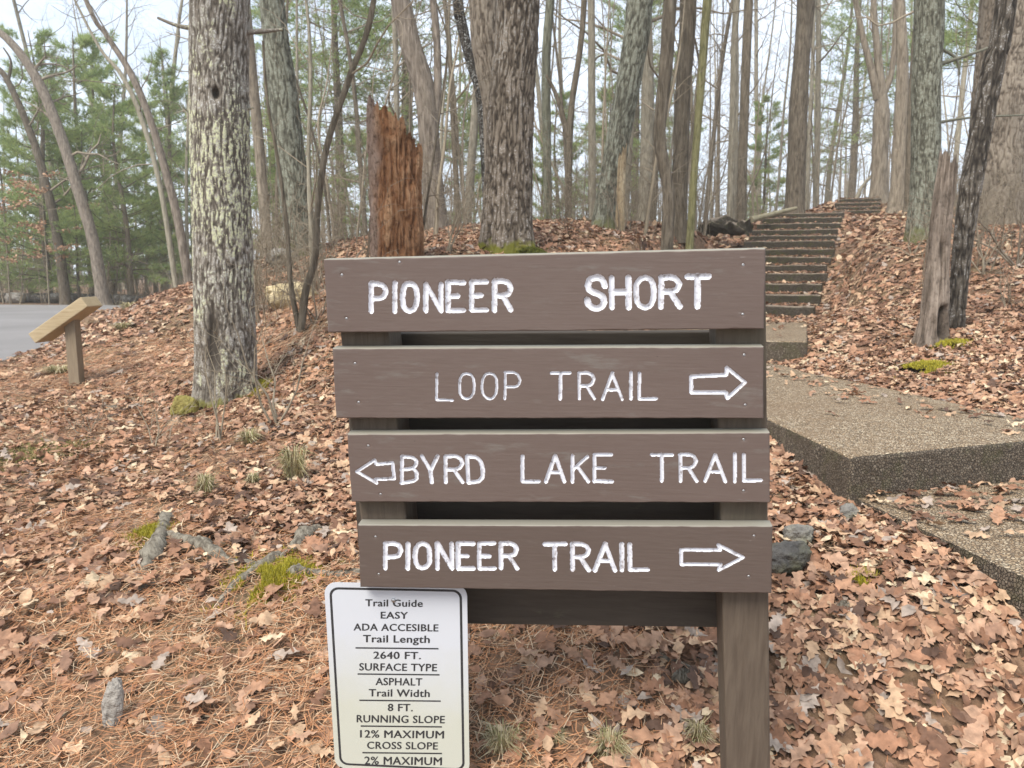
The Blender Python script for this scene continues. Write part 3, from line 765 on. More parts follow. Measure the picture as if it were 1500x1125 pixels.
def carve_board(mat, q, lines, arrow, screws, seed):
    TL, BL, BR, TR = [uv(*c) for c in q]
    W_ = np.linalg.norm(TR - TL); H_ = np.linalg.norm(BL - TL)
    nu, nv = int(W_ / .0012), int(H_ / .0012)
    U, V = np.meshgrid(np.linspace(0, 1, nu), np.linspace(0, 1, nv))
    G = ((1 - U) * (1 - V))[..., None] * TL + (U * (1 - V))[..., None] * TR + ((1 - U) * V)[..., None] * BL + (U * V)[..., None] * BR
    X_, Y_ = G[..., 0], G[..., 1]
    best = np.full(X_.shape, 9.0); owner = np.full(X_.shape, -1)
    jit = (fbm(X_ * 160, Y_ * 160, seed, None, 3) - .5) * .34
    groups = []                               # each word, then the arrow
    for z, spec, wpx in lines:
        last = None
        for g in spec:
            if last is None or g[1] - last > 45: groups.append(([], wpx))
            groups[-1][0].extend(stroke_lines(*g, z, rr_)); last = g[3]
    if arrow: groups.append(([[zp(arrow[0], *c) for c in arrow[1]]], arrow[2]))
    x_lo, y_hi = X_.min(), Y_.max()
    for gi, (sts, wpx) in enumerate(groups):
        for st in sts:
            hw = wpx * PXM / 2 * rr_.uniform(.9, 1.12)
            pts = [uv(*p) for p in st]
            dense = []                        # smooth bends, keep ends
            for a, c in zip(pts[:-1], pts[1:]): dense += [a + (c - a) * t for t in np.linspace(0, 1, 5, endpoint=False)]
            dense.append(pts[-1]); Q = np.array(dense)
            if len(pts) > 4 and wpx != 4.8 and np.linalg.norm(Q[0] - Q[-1]) > 1e-6 or (len(pts) == 13):
                Q[1:-1] = .25 * Q[:-2] + .5 * Q[1:-1] + .25 * Q[2:]
            for a, c in zip(Q[:-1], Q[1:]):
                lo = np.minimum(a, c) - hw * 1.6; hi = np.maximum(a, c) + hw * 1.6
                u0 = max(0, int((lo[0] - x_lo) / W_ * nu) - 60); u1 = min(nu, int((hi[0] - x_lo) / W_ * nu) + 60)
                sl = (slice(0, nv), slice(u0, u1)); x, y = X_[sl], Y_[sl]
                ab = c - a; t = np.clip(((x - a[0]) * ab[0] + (y - a[1]) * ab[1]) / (ab @ ab + 1e-12), 0, 1)
                dist = np.hypot(x - a[0] - t * ab[0], y - a[1] - t * ab[1]) / hw
                m = dist < best[sl]
                best[sl] = np.where(m, dist, best[sl]); owner[sl] = np.where(m & (dist < 1.35), gi, owner[sl])
    paint = best + jit                       # the paint stops unevenly at the rim
    depth = .0048 * np.sqrt(np.clip(1 - best ** 2, 0, 1)) + .0006 * np.clip(1.25 - best, 0, .3) / .3
    edge = np.minimum(np.minimum(U, 1 - U) * W_, np.minimum(V, 1 - V) * H_)
    rb = .0035 * (1 + (fbm(X_ * 30, Y_ * 30, seed + 7, None, 3) - .5) * 1.6)
    t_ = np.clip(1 - edge / rb, 0, 1); rim = rb * (1 - np.sqrt(np.clip(1 - t_ ** 2, 0, 1)))
    grain = (fbm(X_ * 7, Y_ * 260, seed + 3, None, 4) - .5) * .0003 + (fbm(X_ * 4, Y_ * 9, seed + 5) - .5) * .0012
    off = depth + rim + grain * np.clip(best, .0, 1)
    for z, sx_, sy_ in screws:               # dimples round the screws
        c = uv(*zp(z, sx_, sy_)); off = off + .0016 * np.exp(-((X_ - c[0]) ** 2 + (Y_ - c[1]) ** 2) / .0045 ** 2)
    P3 = O0 + X_[..., None] * E1 + Y_[..., None] * E2 + off[..., None] * NV - SB
    i = np.arange(nv - 1)[:, None] * nu + np.arange(nu - 1)[None]
    F = np.stack([i, i + nu, i + nu + 1, i + 1], -1).reshape(-1, 4)
    pm = (paint < 1.04) & (owner >= 0)
    fm = pm.reshape(-1)[F].sum(1) >= 2
    fo = owner.reshape(-1)[F].max(1)
    flat = P3.reshape(-1, 3)
    def sub(Fs, bb):
        idx, inv = np.unique(Fs, return_inverse=True); bb.add(flat[idx], inv.reshape(-1, 4)); return bb
    b = sub(F[~fm], MB())
    rim_idx = np.concatenate([np.arange(nu), (np.arange(1, nv) * nu + nu - 1), ((nv - 1) * nu + np.arange(nu - 2, -1, -1)), (np.arange(nv - 2, 0, -1) * nu)])
    R0 = flat[rim_idx]; bk = O0 + np.outer(X_.ravel()[rim_idx], E1) + np.outer(Y_.ravel()[rim_idx], E2) + NV * .038 - SB
    m_ = len(rim_idx); k = np.arange(m_)
    b.add(np.vstack([R0, bk]), np.stack([k, (k + 1) % m_, m_ + (k + 1) % m_, m_ + k], -1))
    cb = np.array([O0 + c[0] * E1 + c[1] * E2 + NV * .038 - SB for c in (TL, TR, BR, BL)]); b.add(cb, [[0, 1, 2, 3]])
    bd = b.build('board', mat, SIGN, smooth=True)
    for gi in range(len(groups)):
        k = fm & (fo == gi)
        if k.any(): sub(F[k], MB()).build('arrow' if arrow and gi == len(groups) - 1 else 'lettering', WHITE, bd)
    for z, x, y in screws:
        px, py = zp(z, x, y); b = MB(); c0 = sp(px, py) - SB + NV * .0012
        b.tube([c0 + NV * .004, c0 - NV * .0006, c0 - NV * .0012], [.0034, .0034, .0022], 10)
        b.build('screw', SCREW, bd)
for k_, (mat, q, lines, arrow, screws) in enumerate(BOARDS): carve_board(mat, q, lines, arrow, screws, 11 + k_)
# posts behind the boards
def pbar(px_top, px_bot, y_top, y_bot, wid, off, th, mat, name, low=None):
    t0, t1 = sp(px_top, y_top, off), sp(px_bot, y_bot, off)
    U = np.array([math.cos(yw), math.sin(yw), 0.028]); U /= np.linalg.norm(U)
    if low is not None:                      # carry on into the ground along the same line
        d_ = (t1 - t0) / np.linalg.norm(t1 - t0); t1 = t0 + d_ * (t0[2] - low) / max(.05, -d_[2])
    b = MB(); f4 = np.array([t0, t1, t1 + U * wid, t0 + U * wid])
    add_front_box(b, f4, f4 + NV * th)
    return bevel(b.build(name, mat, SIGN, smooth=False), .006, 2)
gl = gz(*sp(560, 1250, .1)[:2]) - .35
pbar(488, 526, 395, 745, .128, .0415, .128, POSTM, 'post', low=gl)
pbar(1046, 1064, 376, 1125, .120, .0415, .128, POSTM, 'post', low=gl)
U_ = np.array([math.cos(yw), math.sin(yw), 0.028])
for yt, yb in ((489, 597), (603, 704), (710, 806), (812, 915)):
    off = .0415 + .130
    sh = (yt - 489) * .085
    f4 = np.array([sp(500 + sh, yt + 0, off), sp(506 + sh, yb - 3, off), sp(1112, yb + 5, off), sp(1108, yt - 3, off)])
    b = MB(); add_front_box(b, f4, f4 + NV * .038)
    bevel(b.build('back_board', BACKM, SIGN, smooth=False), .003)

# white metal guide sign screwed to the left post
def plate_mat():
    n = N('white_sign_sheet', 0.35, 0.5)
    a = n.noise(n.vec(), 4.5, 6, .65)
    z = n.sep()[2]
    g = n.math('ADD', n.math('MULTIPLY', z, -4.2), n.math('MULTIPLY', a, 1.2))
    col = n.mix(n.ramp(n.math('MULTIPLY', g, .4), [(0.56, 0.0), (0.98, 0.45)]), (0.54, 0.555, 0.58), (0.46, 0.45, 0.24))
    col = n.mix(n.ramp(n.noise(n.vec(), 60, 6, .75), [(0.66, 0.0), (0.76, 0.35)]), col, (0.5, 0.5, 0.46))
    n.color(col); return n.m
def ink_mat():
    n = N('black_print', 0.5, 0.3)
    n.color(n.ramp(n.noise(n.vec(), 90, 5, .7), [(0.3, (0.022, 0.022, 0.024)), (0.72, (0.05, 0.05, 0.05))])); return n.m
PLATE, INK = plate_mat(), ink_mat()
OFP = .0388
pTL, pTR = sp(474.5, 853, OFP), sp(684, 857, OFP)
PU = pTR - pTL; PW = np.linalg.norm(PU); PU /= PW
PV = np.cross(PU, NV); PV /= np.linalg.norm(PV)
if PV[2] > 0: PV = -PV                      # downwards in the plate
dn = sp(490, 1125, OFP) - sp(475, 880, OFP); dn /= np.linalg.norm(dn)
PH = PW * 1.5
PLT = empty('guide_sign', pTL + PU * PW / 2, 'white metal trail guide plate with black printed text at the foot of the wooden sign', 'sign')
PB = np.array(PLT.location)
def rrect(x0, y0, x1, y1, r, k=7):
    pts = []
    for cx, cy, a0 in ((x1 - r, y0 + r, -90), (x1 - r, y1 - r, 0), (x0 + r, y1 - r, 90), (x0 + r, y0 + r, 180)):
        for a in np.linspace(a0, a0 + 90, k): pts.append((cx + r * math.cos(rad(a)), cy + r * math.sin(rad(a))))
    return np.array(pts)
def pl(u, v, off=0.0): return pTL + PU * u + dn * v - NV * off - PB
def plate_poly(b, pts, off, th):
    n = len(pts); V = [pl(u, v, off) for u, v in pts] + [pl(u, v, off - th) for u, v in pts]
    b.add(V, [[k, (k + 1) % n, n + (k + 1) % n, n + k] for k in range(n)])
    b.poly = [[b.n - 2 * n + k for k in range(n)][::-1], [b.n - n + k for k in range(n)]]
b = MB(); plate_poly(b, rrect(0, 0, PW, PH, PW * .085), 0, .0018)
b.build('plate', PLATE, PLT, smooth=False)
b = MB()
o1, i1 = rrect(PW * .035, PW * .035, PW * .965, PH - PW * .035, PW * .065), rrect(PW * .052, PW * .052, PW * .948, PH - PW * .052, PW * .05)
n = len(o1)
b.add([pl(u, v, .0003) for u, v in o1] + [pl(u, v, .0003) for u, v in i1], [[k, n + k, n + (k + 1) % n, (k + 1) % n] for k in range(n)])
b.build('printed_border', INK, PLT, smooth=False)
TXT = [('Trail Guide', 298, 628, 147, 191, 1), ('EASY', 387, 542, 219, 262, 0), ('ADA ACCESIBLE', 230, 718, 287, 331, 0), ('Trail Length', 285, 668, 353, 399, 1), ('2640 FT.', 345, 617, 449, 494, 0), ('SURFACE TYPE', 263, 710, 516, 562, 0),
       ('ASPHALT', 357, 625, 601, 647, 0), ('Trail Width', 318, 668, 666, 712, 0), ('8 FT.', 428, 570, 751, 797, 0), ('RUNNING SLOPE', 248, 755, 816, 862, 0), ('12% MAXIMUM', 268, 750, 903, 950, 0), ('CROSS SLOPE', 308, 715, 970, 1015, 0), ('2% MAXIMUM', 293, 738, 1056, 1105, 0)]
RUL = [(240, 720, 430), (252, 726, 581), (262, 733, 733), (270, 740, 882), (280, 740, 1036)]
def zq(x, y): return sp(460 + x / 3.948, 840 + y / 3.948, OFP)
b = MB()
for s_, x0, x1, yt, yb, desc in TXT:
    cu = bpy.data.curves.new('text', 'FONT'); cu.body = s_; cu.resolution_u = 3; cu.space_character = 1.05
    to = bpy.data.objects.new('text', cu); COL.objects.link(to)
    bpy.context.view_layer.update()
    me = to.evaluated_get(bpy.context.evaluated_depsgraph_get()).to_mesh()
    me.calc_loop_triangles(); V = np.array([v.co[:] for v in me.vertices]); fs = [list(p.vertices) for p in me.loop_triangles]
    cu2 = V.copy()
    xmin, xmax = V[:, 0].min(), V[:, 0].max()
    cap = 0.73
    base = 0.0
    c00, c10, c01 = zq(x0, yb - 2), zq(x1, yb - 2 + (x1 - x0) * .012), zq(x0, yt)
    for q_, (ox, oy) in enumerate(((0, 0), (.026, .010), (-.026, -.010), (.0, .02))):   # bold face
        W_ = [c00 + (c10 - c00) * (v[0] + ox - xmin) / (xmax - xmin) + (c01 - c00) * (v[1] + oy) / cap - NV * (.0003 + .00008 * q_) - PB for v in V]
        b.add(W_, np.array(fs))
    to.to_mesh_clear(); bpy.data.objects.remove(to); bpy.data.curves.remove(cu)
for x0, x1, y_ in RUL:
    q = [zq(x0, y_ - 4), zq(x0, y_ + 4), zq(x1, y_ + 9), zq(x1, y_ + 1)]
    b.add([p_ - NV * .0004 - PB for p_ in q], [[0, 1, 2, 3]])
b.build('lettering', INK, PLT, smooth=False)
b = MB(); c0 = zq(460, 155) - PB
b.tube([c0 + NV * .002, c0 - NV * .002, c0 - NV * .004, c0 - NV * .0045], [.0065, .0065, .005, .001], 12)
b.build('screw', SCREW, PLT)

# ------------------------------------------------------------------ slanted wooden lectern by the road
WOODN = mat_grain('new_lumber', (0.30, 0.225, 0.125), (0.47, 0.375, 0.235), (2, 30, 30), .75, .002)
WOODO = mat_grain('aged_lumber', (0.16, 0.12, 0.075), (0.28, 0.22, 0.15), (30, 30, 2), .8, .003)
f0 = on(113, 562, 7.8)
LEC = empty('lectern_stand', f0, 'small slanted wooden plank stand on a post near the road', 'sign')
hw = .055
b = MB(); b.box([(-hw, -hw, -.2), (hw, -hw, -.2), (hw, hw, -.2), (-hw, hw, -.2), (-hw, -hw, .60), (hw, -hw, .68), (hw, hw, .68), (-hw, hw, .60)])
bevel(b.build('post', WOODO, LEC, smooth=False), .006)
lo_, hi_ = P(49, 489, 7.8) - f0, P(133, 430, 7.8) - f0
ax = np.array([hi_[0] - lo_[0], 0, hi_[2] - lo_[2]]); axl = np.linalg.norm(ax); ax /= axl
nz_ = np.array([-ax[2], 0, ax[0]]); wy = np.array([.03, .24, .0])
b = MB()
c = lo_ - nz_ * .0 + ax * .02 + np.array([.015, -.14, .0])
th = .115; lnn = axl * .90
b.box([c - nz_ * th, c - nz_ * th + ax * lnn, c - nz_ * th + ax * lnn + wy, c - nz_ * th + wy, c, c + ax * lnn, c + ax * lnn + wy, c + wy])
bevel(b.build('slanted_plank', WOODN, LEC, smooth=False), .008)

# ------------------------------------------------------------------ trees
def smooth_path(pts, k):
    pts = np.asarray(pts, float); n = len(pts)
    t = np.linspace(0, n - 1, k); i = np.clip(t.astype(int), 0, n - 2); f = (t - i)[:, None]
    g = lambda j: pts[np.clip(j, 0, n - 1)]
    p0, p1, p2, p3 = g(i - 1), g(i), g(i + 1), g(i + 2)
    return .5 * (2 * p1 + (p2 - p0) * f + (2 * p0 - 5 * p1 + 4 * p2 - p3) * f ** 2 + (3 * p1 - p0 - 3 * p2 + p3) * f ** 3)
def grow(b, p0, d, ln, r0, lev, r, kids=(5, 4, 3), up=.25, jit=.28, sides=(6, 4, 3, 3)):
    n = 6 if lev == 0 else 5 if lev == 1 else 4
    pts = [np.array(p0, float)]; d = np.array(d, float); d /= np.linalg.norm(d)
    for k in range(n - 1):
        d = d + r.normal(0, jit, 3) + np.array([0, 0, up * .35]); d /= np.linalg.norm(d)
        pts.append(pts[-1] + d * ln / (n - 1))
    pts = np.array(pts)
    rr = r0 * np.linspace(1, .28, n)
    b.tube(pts, rr, sides[min(lev, 3)], cap=False)
    if lev < len(kids):
        for k in range(kids[lev]):
            t = r.uniform(.25, 1.0); i = min(int(t * (n - 1)), n - 2); f = t * (n - 1) - i
            q = pts[i] + (pts[i + 1] - pts[i]) * f
            dd = pts[i + 1] - pts[i]; dd /= np.linalg.norm(dd)
            s_ = r.normal(0, 1, 3); s_ -= (s_ @ dd) * dd; s_ /= np.linalg.norm(s_)
            grow(b, q, dd * .75 + s_ * .8, ln * r.uniform(.35, .62), max(.0025, r0 * (1 - .7 * t) * .55), lev + 1, r, kids, up, jit, sides)
def crown(path, radii, r, h0, nlimb, lmax, kids=(5, 4), up=.3):
    b = MB(); path = np.asarray(path); seg = len(path) - 1
    zz = path[:, 2] - path[0, 2]
    for k in range(nlimb):
        h = h0 + (zz[-1] - h0) * (k + r.random()) / nlimb
        i = int(np.clip(np.searchsorted(zz, h) - 1, 0, seg - 1)); q = path[i] + (path[i + 1] - path[i]) * np.clip((h - zz[i]) / max(1e-6, zz[i + 1] - zz[i]), 0, 1)
        a = r.uniform(0, 2 * math.pi); el = r.uniform(.1, .9)
        f = 1 - .5 * (h - h0) / max(.1, zz[-1] - h0)
        grow(b, q, (math.cos(a), math.sin(a), el), lmax * f * r.uniform(.6, 1.1), max(.006, radii[i] * r.uniform(.25, .42)), 0, r, kids, up)
    return b
def trunk_tube(b, path, radii, sides, seed, flare=.5, fh=.22, rough=.05, k=60, lobes=5):
    pth = smooth_path(path, k); rr = np.interp(np.linspace(0, 1, k), np.linspace(0, 1, len(radii)), radii)
    h = pth[:, 2] - pth[0, 2]
    t = np.gradient(pth, axis=0); t /= np.linalg.norm(t, axis=1)[:, None]
    ref = np.array([1.0, 0, 0]); u = ref - (t @ ref)[:, None] * t; u /= np.linalg.norm(u, axis=1)[:, None]; v = np.cross(t, u)
    a = np.linspace(0, 2 * math.pi, sides, endpoint=False)
    A, Hh = np.meshgrid(a, h)
    per = 8
    f = 1 + (fbm(A / (2 * math.pi) * per, Hh * 1.4 / max(.05, rr.mean() * 4), seed, per, 3) - .5) * rough * 4
    f *= 1 + flare * np.exp(-Hh / fh) * (1 + .6 * np.sin(A * lobes + seed) * np.clip(1 - Hh / fh * .5, 0, 1))
    R = rr[:, None] * f
    V = pth[:, None] + R[..., None] * (np.cos(a)[None, :, None] * u[:, None] + np.sin(a)[None, :, None] * v[:, None])
    i = np.arange(k - 1)[:, None] * sides; j = np.arange(sides)[None]; j2 = (j + 1) % sides
    b.add(V.reshape(-1, 3), np.stack([i + j, i + j2, i + sides + j2, i + sides + j], -1).reshape(-1, 4))
    return pth, rr
def ridges(A, Hh, K, q, seed):                # vertical bark plates, 0 in the furrows
    u = A / (2 * math.pi) * K; v = Hh * q
    wu = u + 1.1 * (fbm(u * .5, v * 1.1, seed + 5, K // 2, 3) - .5)
    n = vnoise(wu, v * .8, seed, K) * .6 + vnoise(wu * 2, v * 2.1, seed + 9, K * 2) * .4
    rdg = np.clip(np.abs(2 * n - 1) * 3.2, 0, 1)
    brk = np.clip((vnoise(wu * 1.0, v * 4.5, seed + 3, K) - .12) * 5, 0, 1)
    return np.clip(rdg * .8 + .2 * fbm(u * 3, v * 9, seed + 21, K * 3, 3), 0, 1) * (.55 + .45 * brk)
def hero_trunk(b, path, radii, seed, K=30, q=4.5, amp=.014, sides=220, k=620, flare=.4, fh=.3, lobes=5, extra=None):
    pth = smooth_path(path, k); rr = np.interp(np.linspace(0, 1, k), np.linspace(0, 1, len(radii)), radii)
    h = pth[:, 2] - pth[0, 2]
    t = np.gradient(pth, axis=0); t /= np.linalg.norm(t, axis=1)[:, None]
    ref = np.array([1.0, 0, 0]); u = ref - (t @ ref)[:, None] * t; u /= np.linalg.norm(u, axis=1)[:, None]; v = np.cross(t, u)
    a = np.linspace(0, 2 * math.pi, sides, endpoint=False)
    A, Hh = np.meshgrid(a, h)
    rg = ridges(A, Hh, K, q, seed)
    big = fbm(A / (2 * math.pi) * 6, Hh * .9, seed + 40, 6, 3) - .5
    R = rr[:, None] * (1 + .12 * big)
    R = R * (1 + flare * np.exp(-Hh / fh) * (1 + .55 * np.sin(A * lobes + seed)) )
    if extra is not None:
        R2 = extra(A, Hh, R); rg = rg * np.clip(1 - (R - R2) / .025, 0, 1); R = R2  # recesses darkened by depth: rot and inner shade put into the tint
    R = R + amp * (rg - .6)
    V = pth[:, None] + R[..., None] * (np.cos(a)[None, :, None] * u[:, None] + np.sin(a)[None, :, None] * v[:, None])
    i = np.arange(k - 1)[:, None] * sides; j = np.arange(sides)[None]; j2 = (j + 1) % sides
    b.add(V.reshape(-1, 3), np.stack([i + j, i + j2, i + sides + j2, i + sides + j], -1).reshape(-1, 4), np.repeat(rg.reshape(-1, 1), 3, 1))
    return pth, rr
def photo_tree(name, label, path, d, mat, cat='tree', extra_h=7.0, limbs=9, seed=1, dz=None, branches=(), flare=.45, low=0, lmax=2.4, sides=20, straight=None, h0=None, leafy=None, kids=(4, 3), hero=None):
    # path: (px, py, width px) from the foot upward; carried on above the frame to a believable height
    r = np.random.default_rng(seed)
    f0 = on(path[0][0], path[0][1], d)
    pts, rr = [], []
    for px, py, wd in path:
        pts.append(P(px, py, d) - f0); rr.append(M(wd, d) / 2)
    pts[0] = np.array([0, 0, -.12])
    top, prev = pts[-1], pts[-2]
    if extra_h:
        dr = top - prev; dr /= np.linalg.norm(dr); dr = dr * .8 + np.array([0, 0, .3]); dr /= np.linalg.norm(dr)
        pts.append(top + dr * extra_h * .5 + r.normal(0, .15, 3)); rr.append(rr[-1] * .72)
        pts.append(pts[-1] + (dr + np.array([0, 0, .25])) * extra_h * .45 + r.normal(0, .15, 3)); rr.append(rr[-1] * .35)
    if dz is not None:
        for k, p_ in enumerate(pts): p_[1] += dz * max(0, p_[2])
    T = empty(name, f0, label, cat)
    b = MB()
    if hero is not None: pth, rad_ = hero_trunk(b, pts, rr, seed, flare=flare, **hero)
    else: pth, rad_ = trunk_tube(b, pts, rr, sides, seed, flare, max(.12, rr[0] * 1.0))
    for br in branches:                      # forks and stubs drawn from the photo: list of (px,py,w)
        q = np.array([P(px, py, d) - f0 for px, py, wd in br]); w_ = np.array([M(wd, d) / 2 for _, _, wd in br])
        if dz is not None: q[:, 1] += dz * np.maximum(0, q[:, 2])
        k = max(8, len(q) * 4)
        b.tube(smooth_path(q, k), np.interp(np.linspace(0, 1, k), np.linspace(0, 1, len(w_)), w_), 10, col=np.array([.6, .6, .6]) if b.c else None)
    b.build('trunk', mat, T)
    if limbs:
        ztop = pth[-1][2]
        c = crown(pth, rad_, r, h0 if h0 is not None else (low if low else ztop * .35), limbs, lmax, kids)
        c.build('crown', TWIG, T)
    return T

# ---- the near trees of the photo, one by one
HOLES = []
def scar(pp_list, D_):                        # hollows in a trunk: (azimuth, height, half width rad, half height, depth)
    def f(A, Hh, R):
        for az, hz, wa, wh, dp in pp_list:
            da = (A - az + math.pi) % (2 * math.pi) - math.pi
            R = R - dp * np.clip(1.6 * np.exp(-(da / wa) ** 2 - ((Hh - hz) / wh) ** 2), 0, 1)
        return R
    return f
# trunk angle -pi/2 (i.e. v = cross(t,u) = +Y) faces away; the viewer sees angle 3pi/2
FRONT = 1.5 * math.pi
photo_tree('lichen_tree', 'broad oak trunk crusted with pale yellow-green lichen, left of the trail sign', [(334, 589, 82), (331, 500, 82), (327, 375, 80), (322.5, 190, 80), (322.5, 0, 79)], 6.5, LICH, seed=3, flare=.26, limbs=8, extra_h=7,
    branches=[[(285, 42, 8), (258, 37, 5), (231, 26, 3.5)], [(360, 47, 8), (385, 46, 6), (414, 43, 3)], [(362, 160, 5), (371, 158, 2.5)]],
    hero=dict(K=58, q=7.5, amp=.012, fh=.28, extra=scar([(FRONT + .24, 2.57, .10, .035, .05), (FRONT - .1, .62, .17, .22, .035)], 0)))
photo_tree('oak_tree', 'thick dark oak trunk with moss round its flared foot, behind the middle of the sign', [(745, 363, 70), (744, 300, 68), (749, 150, 62), (759, 0, 58), ], 8.6, OAKB, seed=5, flare=.32, limbs=8,
    hero=dict(K=46, q=5.5, amp=.018, fh=.3))
photo_tree('oak_tree', 'paler trunk standing close behind the left side of the thick mossy-footed oak', [(732, 350, 38), (731, 250, 38), (725, 150, 36), (715, 90, 38), (708, 0, 40)], 9.5, OAKP, seed=6, flare=.2, limbs=7, hero=dict(K=36, q=6, amp=.01, sides=180, k=420, fh=.3))
photo_tree('grey_tree', 'stout grey-green trunk on the bank right of the steps', [(1354, 349, 42), (1356, 250, 38), (1357, 120, 37), (1361, 0, 38)], 11.5, GRNB, seed=8, flare=.3, limbs=8, branches=[[(1375, 70, 5), (1400, 85, 4), (1406, 110, 2)], [(1373, 95, 7), (1420, 80, 4), (1470, 62, 3)], [(1372, 180, 5), (1425, 172, 3), (1520, 168, 2)]], hero=dict(K=42, q=6.5, amp=.012, sides=140, k=360, fh=.3))
photo_tree('leaning_tree', 'black leaning trunk speckled with white lichen, rising behind the broken pale snag', [(1400, 470, 22), (1408, 380, 24), (1421, 280, 28), (1438, 185, 29), (1456, 90, 28), (1474, 0, 26)], 7.3, BLKB, seed=9, flare=.1, limbs=6, hero=dict(K=14, q=5, amp=.012, sides=130, k=460, fh=.2))
photo_tree('oak_tree', 'wide pale brown trunk at the right edge behind the black leaning tree', [(1456, 336, 72), (1460, 200, 68), (1468, 100, 68), (1478, 0, 70)], 12.6, OAKP, seed=12, flare=.2, limbs=8, hero=dict(K=56, q=6, amp=.014, sides=220, k=420, fh=.4))
pt = photo_tree
pt('grey_tree', 'mid-sized grey trunk leaning left just right of the lichen-crusted oak', [(449, 396, 44), (433, 290, 44), (414, 130, 38), (398, 0, 33)], 12, GRNB, seed=14, hero=dict(K=30, q=5.5, amp=.010, sides=140, k=320, fh=.3), flare=.25)
pt('brown_tree', 'pinkish grey bowed trunk behind the rotten reddish stump', [(642, 372, 32), (633, 260, 29), (623, 140, 30), (601, 60, 29), (584, -10, 27)], 13, BARK_PINK, seed=15, branches=[[(626, 200, 16), (640, 150, 12), (640, 60, 10), (633, -10, 10)]])
pt('dark_tree', 'thin dark trunk leaning left across the gap beside the paler oak', [(716, 340, 12), (705, 160, 11), (690, 95, 13), (674, 25, 15), (668, -20, 15)], 10.4, BARK_DARK, seed=16, limbs=4)
pt('mossy_tree', 'slim greenish trunk just right of the thick mossy-footed oak', [(803, 336, 12), (801, 200, 12), (800, 100, 13), (806, 0, 12)], 15, BARK_GREEN, seed=17, limbs=6)
pt('slim_tree', 'slim brown forked trunk between the thick oak and the grey leaning tree', [(832, 338, 10), (834, 220, 9), (838, 150, 9), (850, 70, 8), (856, -10, 8)], 14.5, BARK_BROWN, seed=18, branches=[[(833, 200, 8), (815, 140, 6), (800, 110, 4)]], limbs=6)
pt('slim_tree', 'straight slim grey trunk nearest the left side of the grey leaning tree', [(868, 334, 12), (867, 200, 11), (866, 0, 10)], 16, BARK_GREY, seed=19, limbs=7)
pt('grey_tree', 'grey trunk leaning right above the T of the top board', [(884, 336, 36), (893, 280, 33), (908, 190, 33), (926, 90, 34), (937, 0, 36)], 12.8, GRNB, seed=20, flare=.22, hero=dict(K=30, q=5.5, amp=.010, sides=140, k=340, fh=.3))
pt('dark_tree', 'wavy dark brown trunk with a crooked middle, left of the yellow-green trunk', [(974, 362, 20), (979, 300, 17), (972, 240, 17), (966, 195, 17), (975, 100, 19), (982, -5, 19)], 9.6, BARK_BROWN, seed=21, flare=.25, limbs=6)
pt('brown_tree', 'straight brown trunk touching the yellow-green mossy one', [(994, 332, 24), (997, 230, 22), (1001, 120, 22), (1008, 0, 23)], 13.6, BARK_BROWN, seed=22, limbs=6)
pt('mossy_tree', 'narrow bright yellow-green mossy trunk above the right end of the sign', [(1010, 330, 12), (1018, 240, 10), (1028, 110, 11), (1036, 0, 12)], 13.2, BARK_MOSSY, seed=23, limbs=4)
pt('slim_tree', 'slim grey trunk above the left end of the fallen rotten log', [(1070, 322, 11), (1073, 180, 9), (1079, 0, 9)], 19, BARK_GREY, seed=24, limbs=7)
pt('slim_tree', 'slim brown trunk standing just behind the dark end of the rotten log', [(1086, 322, 14), (1090, 170, 13), (1097, 0, 12)], 18, BARK_BROWN, seed=25, limbs=7)
pt('burl_tree', 'brown trunk with a dark burl standing at the top of the long steps', [(1164, 311, 28), (1167, 230, 25), (1170, 152, 26), (1174, 90, 22), (1181, 0, 24)], 19.0, BARK_BROWN, seed=26, limbs=8, branches=[[(1172, 155, 13), (1162, 152, 9), (1158, 154, 4)], [(1174, 145, 8), (1180, 140, 7), (1182, 138, 3)]], flare=.3)
pt('forked_tree', 'pale tree forking into several upright limbs above the top steps', [(1287, 297, 24), (1289, 230, 22), (1291, 170, 23), (1290, 130, 14), (1284, 60, 9), (1280, -5, 8)], 22.5, BARK_PALE, seed=27, branches=[[(1287, 145, 14), (1276, 100, 10), (1263, 50, 8), (1252, -5, 7)], [(1293, 140, 11), (1305, 110, 8), (1311, 60, 8), (1313, -5, 7)]], limbs=6)
pt('brown_tree', 'brown trunk between the forked tree and the stout grey-green one', [(1318, 301, 28), (1320, 200, 22), (1322, 100, 16), (1318, 0, 13)], 20.5, BARK_PALE, seed=28, limbs=7)
pt('slim_tree', 'slim brown trunk close against the left side of the stout grey-green one', [(1333, 305, 16), (1336, 180, 13), (1342, 60, 11), (1348, -5, 10)], 19.5, BARK_BROWN, seed=29, limbs=6)
pt('leaning_tree', 'bare bent tree with its top hooking left, nearest the left edge beyond the road', [(152, 446, 19), (138, 360, 16), (118, 290, 15), (84, 185, 14), (48, 105, 13), (5, 52, 10), (-30, 40, 8)], 28, BARK_PINK, seed=30, extra_h=0, limbs=8, lmax=3, branches=[[(48, 105, 5), (62, 94, 3), (95, 98, 2), (112, 118, 1.5)]])
pt('leaning_tree', 'thin bent tree leaning left at the far left edge beyond the road', [(97, 446, 15), (86, 360, 13), (72, 290, 12), (50, 210, 10), (10, 116, 8), (-20, 90, 6)], 29, BARK_BROWN, seed=31, extra_h=0, limbs=7, lmax=3, branches=[[(12, 118, 5), (16, 90, 3), (5, 70, 2)]])
